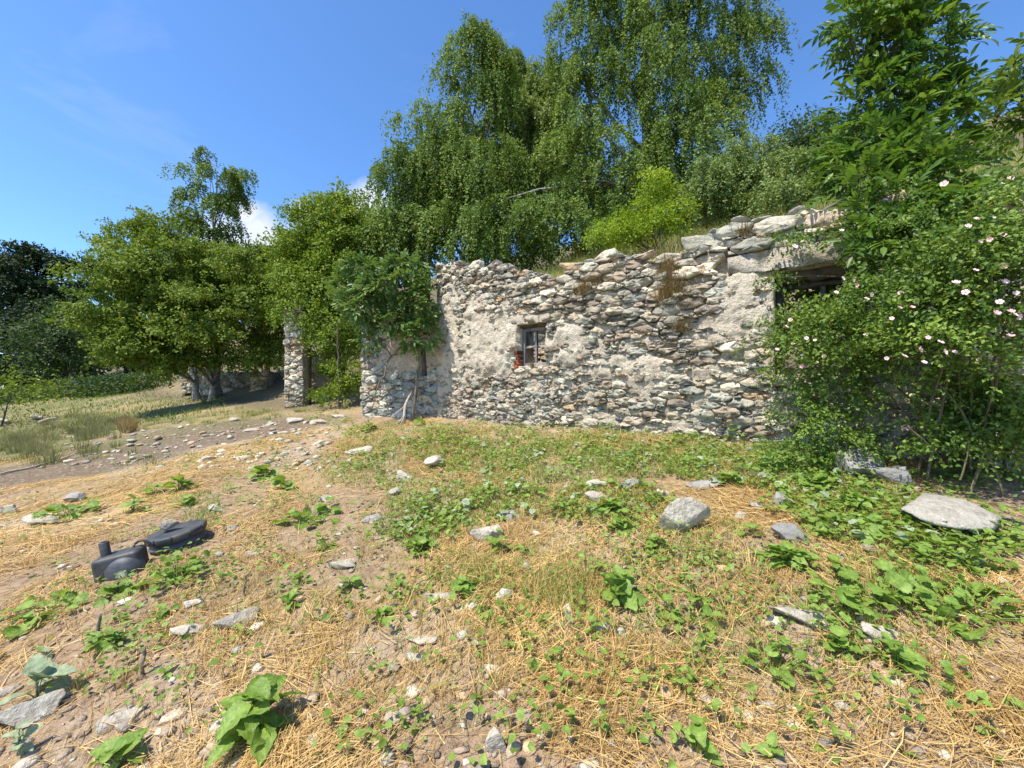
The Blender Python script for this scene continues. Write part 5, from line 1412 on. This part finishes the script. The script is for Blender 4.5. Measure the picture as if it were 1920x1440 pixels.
WEEDS = [
 (475, 1330, 200, 190, 'heart', 27, "largest broad-leaved weed, in the lower left foreground"),
 (222, 1408, 110, 70, 'heart', 9, "broad-leaved weed cut by the bottom edge at left"),
 (332, 1060, 115, 95, 'round', 34, "dense bushy weed right in front of the black lid"),
 (128, 955, 95, 52, 'round', 14, "leafy weed on the slope at far left"),
 (60, 1142, 150, 46, 'round', 16, "row of low weeds at the left edge below the tank"),
 (195, 1195, 90, 60, 'lance', 12, "weed with long leaves around the upright cut stem"),
 (225, 1105, 90, 34, 'round', 9, "small weed in front of the black tank"),
 (312, 1140, 62, 34, 'lance', 8, "pale green weed left of the small white rock"),
 (544, 1130, 44, 32, 'heart', 6, "small three-leaf weed on the open straw at left"),
 (308, 1256, 46, 26, 'heart', 3, "single-leaf weed beside the short cut stem"),
 (70, 1280, 120, 100, 'heart', 7, "grey woolly weed over the beige rock at the left edge", 'mullein_leaf'),
 (38, 1385, 66, 100, 'heart', 7, "grey-green weed in the bottom left corner", 'mullein_leaf'),
 (85, 1225, 50, 30, 'heart', 3, "single dark drooping leaf on a thin stem at left", 'mullein_leaf'),
 (1312, 1375, 66, 110, 'heart', 7, "weed with one big oval leaf at the bottom right of centre"),
 (1447, 1410, 54, 70, 'heart', 4, "two-leaf weed at the bottom edge"),
 (1452, 1222, 104, 110, 'round', 11, "bright weed with scalloped leaves in the right foreground"),
 (1572, 1206, 90, 66, 'round', 9, "low bright weed just right of the scalloped one"),
 (1682, 1228, 104, 80, 'heart', 11, "bushy weed below the flat whitish rock"),
 (1290, 1142, 104, 84, 'round', 11, "weed with round leaves beside a straw tuft, centre right"),
 (1165, 1098, 104, 110, 'heart', 16, "tall bushy weed in straw right of centre"),
 (1640, 1105, 190, 96, 'round', 22, "wide mallow patch right of the sunken slab"),
 (1815, 1120, 190, 110, 'round', 20, "mallow patch near the right edge"),
 (1480, 1042, 116, 56, 'lance', 20, "feathery weed below the dark grey rock"),
 (1408, 994, 66, 36, 'round', 5, "mallow with two big leaves left of the dark grey rock"),
 (1580, 975, 130, 66, 'round', 18, "mallow patch left of the long flat boulder"),
 (1745, 1015, 120, 66, 'round', 15, "dark mallow patch in front of the long flat boulder"),
 (1605, 940, 90, 46, 'round', 12, "mallow clump under the drooping rose stem"),
 (1006, 1246, 54, 34, 'heart', 3, "single broad leaf on bare soil at lower centre"),
 (966, 1210, 34, 32, 'heart', 3, "small round-leaved weed left of the single broad leaf"),
 (1088, 1142, 44, 34, 'round', 4, "round-leaved weed left of the tall bushy one"),
 (1112, 1178, 36, 46, 'heart', 4, "trailing weed below the round-leaved one"),
 (1016, 1165, 56, 34, 'round', 5, "flat-leaved weed below the rounded white rock"),
 (908, 1145, 44, 34, 'heart', 5, "little dark weed between the two white rocks"),
 (868, 1098, 64, 50, 'round', 9, "weed growing against the left white rock"),
 (576, 965, 110, 40, 'round', 16, "low dense weed on the worn path"),
 (612, 1024, 56, 26, 'round', 7, "flat weed on the path below the dense one"),
 (785, 1022, 64, 38, 'round', 9, "dark weed at the lower end of the grassy patch"),
 (712, 1157, 52, 24, 'heart', 6, "small weed on bare soil left of the white pair"),
 (655, 1090, 60, 36, 'lance', 7, "grey-green weed around the half buried pale rock"),
 (562, 1080, 50, 36, 'round', 6, "weed sprig left of the half buried rock"),
 (492, 885, 64, 40, 'round', 10, "bright weed up the slope above the path"),
 (335, 905, 64, 44, 'round', 9, "weed pair at the edge of the mud, right one"),
 (290, 915, 44, 34, 'round', 7, "weed pair at the edge of the mud, left one"),
 (250, 948, 64, 44, 'round', 8, "weed beside the pale stones above the tank"),
 (345, 940, 54, 30, 'round', 8, "weed just above the black lid"),
 (530, 905, 60, 40, 'round', 8, "weed in the middle of the upper straw slope"),
 (1902, 1320, 60, 44, 'round', 6, "bright weed cut by the right edge"),
 (1850, 1370, 40, 40, 'heart', 3, "two dark round leaves near the lower right corner"),
 (1695, 1412, 50, 30, 'heart', 2, "lone dull leaf at the bottom right"),
 (1870, 1425, 50, 26, 'heart', 2, "lone leaf in the bottom right corner"),
 (1230, 1015, 60, 46, 'round', 9, "weed in front of the largest grey rock"),
 (1165, 985, 60, 50, 'round', 9, "weed with a pale nodding leaf left of the largest rock"),
 (1140, 950, 80, 40, 'round', 12, "weed clump between the whitish rocks"),
 (1370, 900, 60, 40, 'round', 9, "weed clump behind the small white rocks"),
 (1450, 870, 80, 50, 'round', 12, "mallow clump at the wall foot left of the rose"),
 (1530, 905, 90, 46, 'round', 12, "mallow clump in half shade at the wall foot"),
 (1385, 800, 70, 80, 'heart', 16, "upright nettle growing against the wall foot"),
 (690, 800, 50, 26, 'round', 8, "weed at the foot of the annex wall"),
 (785, 792, 36, 22, 'round', 6, "grey-green weed at the foot of the dead branch"),
 (1270, 1270, 40, 24, 'heart', 4, "dark little weed at lower right of centre"),
 (935, 1022, 60, 30, 'lance', 6, "lance-leaved weed below the squarish beige rock"),
 (985, 1028, 40, 34, 'lance', 6, "grass-like weed right of the squarish beige rock"),
]
for w in WEEDS: weed(*w)
# low ground cover that cannot be counted
def cover(name, label, patches, n, size, mat, seed, per=6):
    rng = np.random.default_rng(seed)
    x, y, z = in_patches(patches, rng, n)
    s, t = st(x, y); k = (s < 5.58) | (t < -8.7); x, y, z = x[k], y[k], z[k]; n = len(x)
    c = np.repeat(np.stack([x, y, z], 1), per, 0); m = len(c)
    an = rng.uniform(0, 6.283, m); r = rng.random(m) ** .7 * 0.085
    sc = np.repeat(rng.uniform(.5, 1.25, n), per)
    pos = c + np.stack([np.cos(an) * r, np.sin(an) * r, rng.uniform(0.01, 0.085, m)], 1) * sc[:, None]
    ax = np.stack([np.cos(an), np.sin(an), rng.normal(.05, .35, m)], 1)
    sz = size * rng.uniform(.6, 1.3, m) * sc
    V, T, q = leaves(pos, ax, sz, sz * .8, rng, 'hex', 0.12, np.array([0, 0, 1.0]))
    add(name, np_mesh(name, V, T, np.repeat(np.clip(np.repeat(rng.normal(.45, .2, n), per) + rng.normal(0, .15, m), 0, 1), q)), M[mat], kind="stuff", label=label)
cover("ground_cover", "low leafy weeds covering the ground below the house wall", band, 2000, 0.045, 'weed_leaf', 31)
cover("foot_cover", "leafy growth along the wall foot and under the rose", [(1560, 870, 120, 40, 3), (1620, 940, 80, 24, 1.2), (1800, 900, 130, 30, 1.5), (1500, 930, 90, 40, 2), (1860, 1020, 80, 60, 2), (640, 790, 60, 20, 1.5), (700, 815, 60, 20, 1.2), (600, 765, 60, 14, 1.2)], 420, 0.05, 'weed_leaf', 32)
cover("sparse_cover", "small seedling weeds scattered through the straw", [(500, 900, 300, 60, 3), (300, 1000, 300, 120, 2), (900, 1100, 500, 130, 3), (1400, 1150, 500, 180, 4), (1700, 1080, 220, 140, 3.5), (200, 1200, 260, 120, 1.6), (560, 850, 120, 40, 1.6), (1000, 1330, 900, 110, 1.6), (620, 960, 200, 90, 1.5), (1250, 1050, 250, 90, 2)], 900, 0.034, 'weed_leaf', 33, 7)
cover("woolly_cover", "pale grey-green leaves between the weeds below the wall", band, 300, 0.06, 'mullein_leaf', 34, 4)

# ------------------------------------------------------------------ buried plastic tank and lid
def lathe(profile, seg=36):
    pr = np.array(profile, float); n = len(pr)
    a = np.linspace(0, 2 * math.pi, seg, endpoint=False)
    V = np.stack([pr[:, None, 0] * np.cos(a), pr[:, None, 0] * np.sin(a), np.broadcast_to(pr[:, None, 1], (n, seg))], -1).reshape(-1, 3)
    T = []
    for i in range(n - 1):
        for k in range(seg):
            p, q = i * seg + k, i * seg + (k + 1) % seg
            T += [(p, q, q + seg), (p, q + seg, p + seg)]
    return V, np.array(T, int)
lx, ly, lz = [float(v) for v in G(322, 1030)]
lid = thing("tank_lid", "round black plastic tank lid with a stone on top", "tank lid", (lx, ly + .1, lz - .05))
lid.rotation_euler = (0.05, -0.17, 0.2)
kk = ly / F; RL = 60 * kk * 0.76
V, T = lathe([(0.001, .200), (RL * .5, .200), (RL * .90, .199), (RL * .97, .196), (RL, .186), (RL, .150), (RL * .98, .142), (RL * .90, .142), (RL * .90, .135)]); add("cover", np_mesh("cover", V, T, smooth=False), M['black_plastic'], lid)
V, T = lathe([(RL * .84, .142), (RL * .86, .128), (RL * .97, .105), (RL * .985, .095), (RL * .97, .088), (RL * .88, .085)]); add("rim", np_mesh("rim", V, T, smooth=True), M['grey_plastic'], lid)
V, T = lathe([(RL * .89, .09), (RL * .90, .02), (RL * .93, -.15)]); add("neck", np_mesh("neck", V, T, smooth=True), M['grey_plastic'], lid)
for k in range(10):
    a = 2 * math.pi * k / 10
    V, T = tube([(RL * 1.003 * math.cos(a), RL * 1.003 * math.sin(a), .152), (RL * 1.003 * math.cos(a), RL * 1.003 * math.sin(a), .2)], [.007, .007], 5)
    add("rib", np_mesh("rib", V, T), M['black_plastic'], lid)
lid_m = Matrix.Translation((lx, ly + .1, lz - .05)) @ Euler((0.05, -0.17, 0.2)).to_matrix().to_4x4()
sp = lid_m @ Vector((-RL * .20, -RL * .10, .25))
add("rock", ROCKS['rock'][2], None, None, sp, (0.1, -0.25, 0.5), (0.070, 0.06, 0.085), label="angular grey stone weighing down the black lid", cat="rock", group="loose rocks in the yard")

tx, ty, tz = [float(v) for v in G(205, 1086)]
tank = thing("plastic_tank", "black plastic tank half buried in straw with an upright pipe stub", "tank", (tx, ty, tz))
tank.rotation_euler = (0, -0.16, 0.42)
tank.scale = (0.72, 0.72, 0.72)
def rbox(sx, sy, sz, bev, seg=4):
    bm = bmesh.new(); bmesh.ops.create_cube(bm, size=1.0)
    for v in bm.verts: v.co = Vector((v.co.x * sx, v.co.y * sy, v.co.z * sz))
    bmesh.ops.bevel(bm, geom=bm.edges[:], offset=bev, segments=seg, affect='EDGES', profile=.5)
    bmesh.ops.triangulate(bm, faces=bm.faces[:]); bm.verts.index_update()
    V = np.array([v.co[:] for v in bm.verts]); T = np.array([[v.index for v in f.verts] for f in bm.faces]); bm.free()
    return V, T
V, T = rbox(.40, .26, .46, .045); add("body", np_mesh("body", V + np.array([.07, .12, 0.0]), T, smooth=True), M['black_plastic'], tank)
V, T = lathe([(0, .045), (.06, .043), (.12, .03), (.16, .008), (.175, -.03)], 30)
V = np.stack([V[:, 0] + .13, -V[:, 2] * 1.6 - .005, V[:, 1] + .03], 1); add("dome", np_mesh("dome", V, T[:, ::-1], smooth=True), M['grey_plastic'], tank)
V, T = lathe([(0, .185), (.038, .185), (.043, .18), (.043, 0)], 22); add("pipe_stub", np_mesh("pipe_stub", V + np.array([-.035, .12, .19]), T, smooth=False), M['black_plastic'], tank)
a = np.linspace(0, math.pi, 12); pl = np.stack([.25 + .075 * np.cos(a) * -1, np.full(12, .16), .20 + .085 * np.sin(a)], 1)
V, T = tube(pl, [.014] * 12, 8); add("loop_handle", np_mesh("loop_handle", V, T, smooth=True), M['black_plastic'], tank)

# ------------------------------------------------------------------ cut stems and dead wood
def stick(name, label, cat, pts, radii, mat='twig', forks=(), group=None):
    pts = np.array(pts, float); b = pts[0].copy()
    rng = np.random.default_rng(int(abs(b[0]) * 1000))
    fine = np.concatenate([wob(pts[i], pts[i + 1], 5, .006, rng)[:-1] for i in range(len(pts) - 1)] + [pts[-1:]])
    rr = np.interp(np.linspace(0, 1, len(fine)), np.linspace(0, 1, len(radii)), radii)
    root = thing(name, label, cat, b, group)
    add("stem", np_mesh("stem", *tube(fine - b, rr, 7), smooth=True), M[mat], root)
    for (i, e, r) in forks:
        add("twig", np_mesh("twig", *tube(wob(fine[i], np.array(e, float), 5, .008, rng) - b, np.linspace(r, r * .4, 5), 5), smooth=True), M[mat], root)
def upright(px, py, h, r, label):
    x, y, z = [float(v) for v in G(px, py)]
    hh = h * y / F
    stick("cut_stem", label, "stem", [(x, y, z - .04), (x + .008, y, z + hh * .6), (x + .004, y + .01, z + hh)], [r, r * .9, r * .8], 'twig', [], "cut stems in the straw")
upright(266, 1262, 48, .010, "short dark cut stem in the straw left of the large weed")
upright(182, 1205, 52, .010, "grey cut stem standing in the long-leaved weed")
upright(456, 1118, 36, .006, "thin dark cut stem right of the bushy weed")
upright(217, 1118, 26, .007, "dark cut stem in front of the black tank")
stick("dead_branch", "bare forked dead branch leaning against the shaded annex wall", "branch", [P(757, 795, 8.0), P(760, 760, 8.15), P(774, 730, 8.4)], [.028, .03, .02], 'dead_wood',
      [(4, P(722, 792, 7.9), .014), (2, P(738, 806, 7.7), .014), (2, P(748, 808, 7.7), .012), (1, P(720, 818, 7.5), .012)])
g1 = [np.array([float(v) for v in G(*q)]) + np.array([0, 0, .02]) for q in ((0, 893), (60, 878), (110, 864), (155, 848))]
stick("fallen_pole", "long thin grey pole lying along the mud at the left edge", "pole", g1, [.018, .016, .014, .01], 'dead_wood')
for q, lb_ in (((60, 785, 105, 792), "pale log on the woodpile at the left edge, upper"), ((75, 797, 104, 790), "pale log on the woodpile at the left edge, lower"), ((0, 792, 50, 803), "brown log lying left of the pale logs")):
    a = np.array([float(v) for v in G(q[0], q[1])]); b = np.array([float(v) for v in G(q[2], q[3])]); b = a + (b - a) * min(1, 1.4 / np.linalg.norm(b - a))
    stick("log", lb_, "log", [a + np.array([0, 0, .10]), (a + b) / 2 + np.array([0, 0, .13]), b + np.array([0, 0, .10])], [.07, .075, .06], 'dead_wood', [], "logs at the meadow edge")
x, y, z = [float(v) for v in G(925, 1395)]
stick("rotten_stump", "dark rotten stick end in the straw at the bottom centre", "stick", [tuple(float(v) for v in G(755, 1425)), tuple(np.array([float(v) for v in G(772, 1400)]) + np.array([0, 0, .03]))], [.012, .008], 'bark')
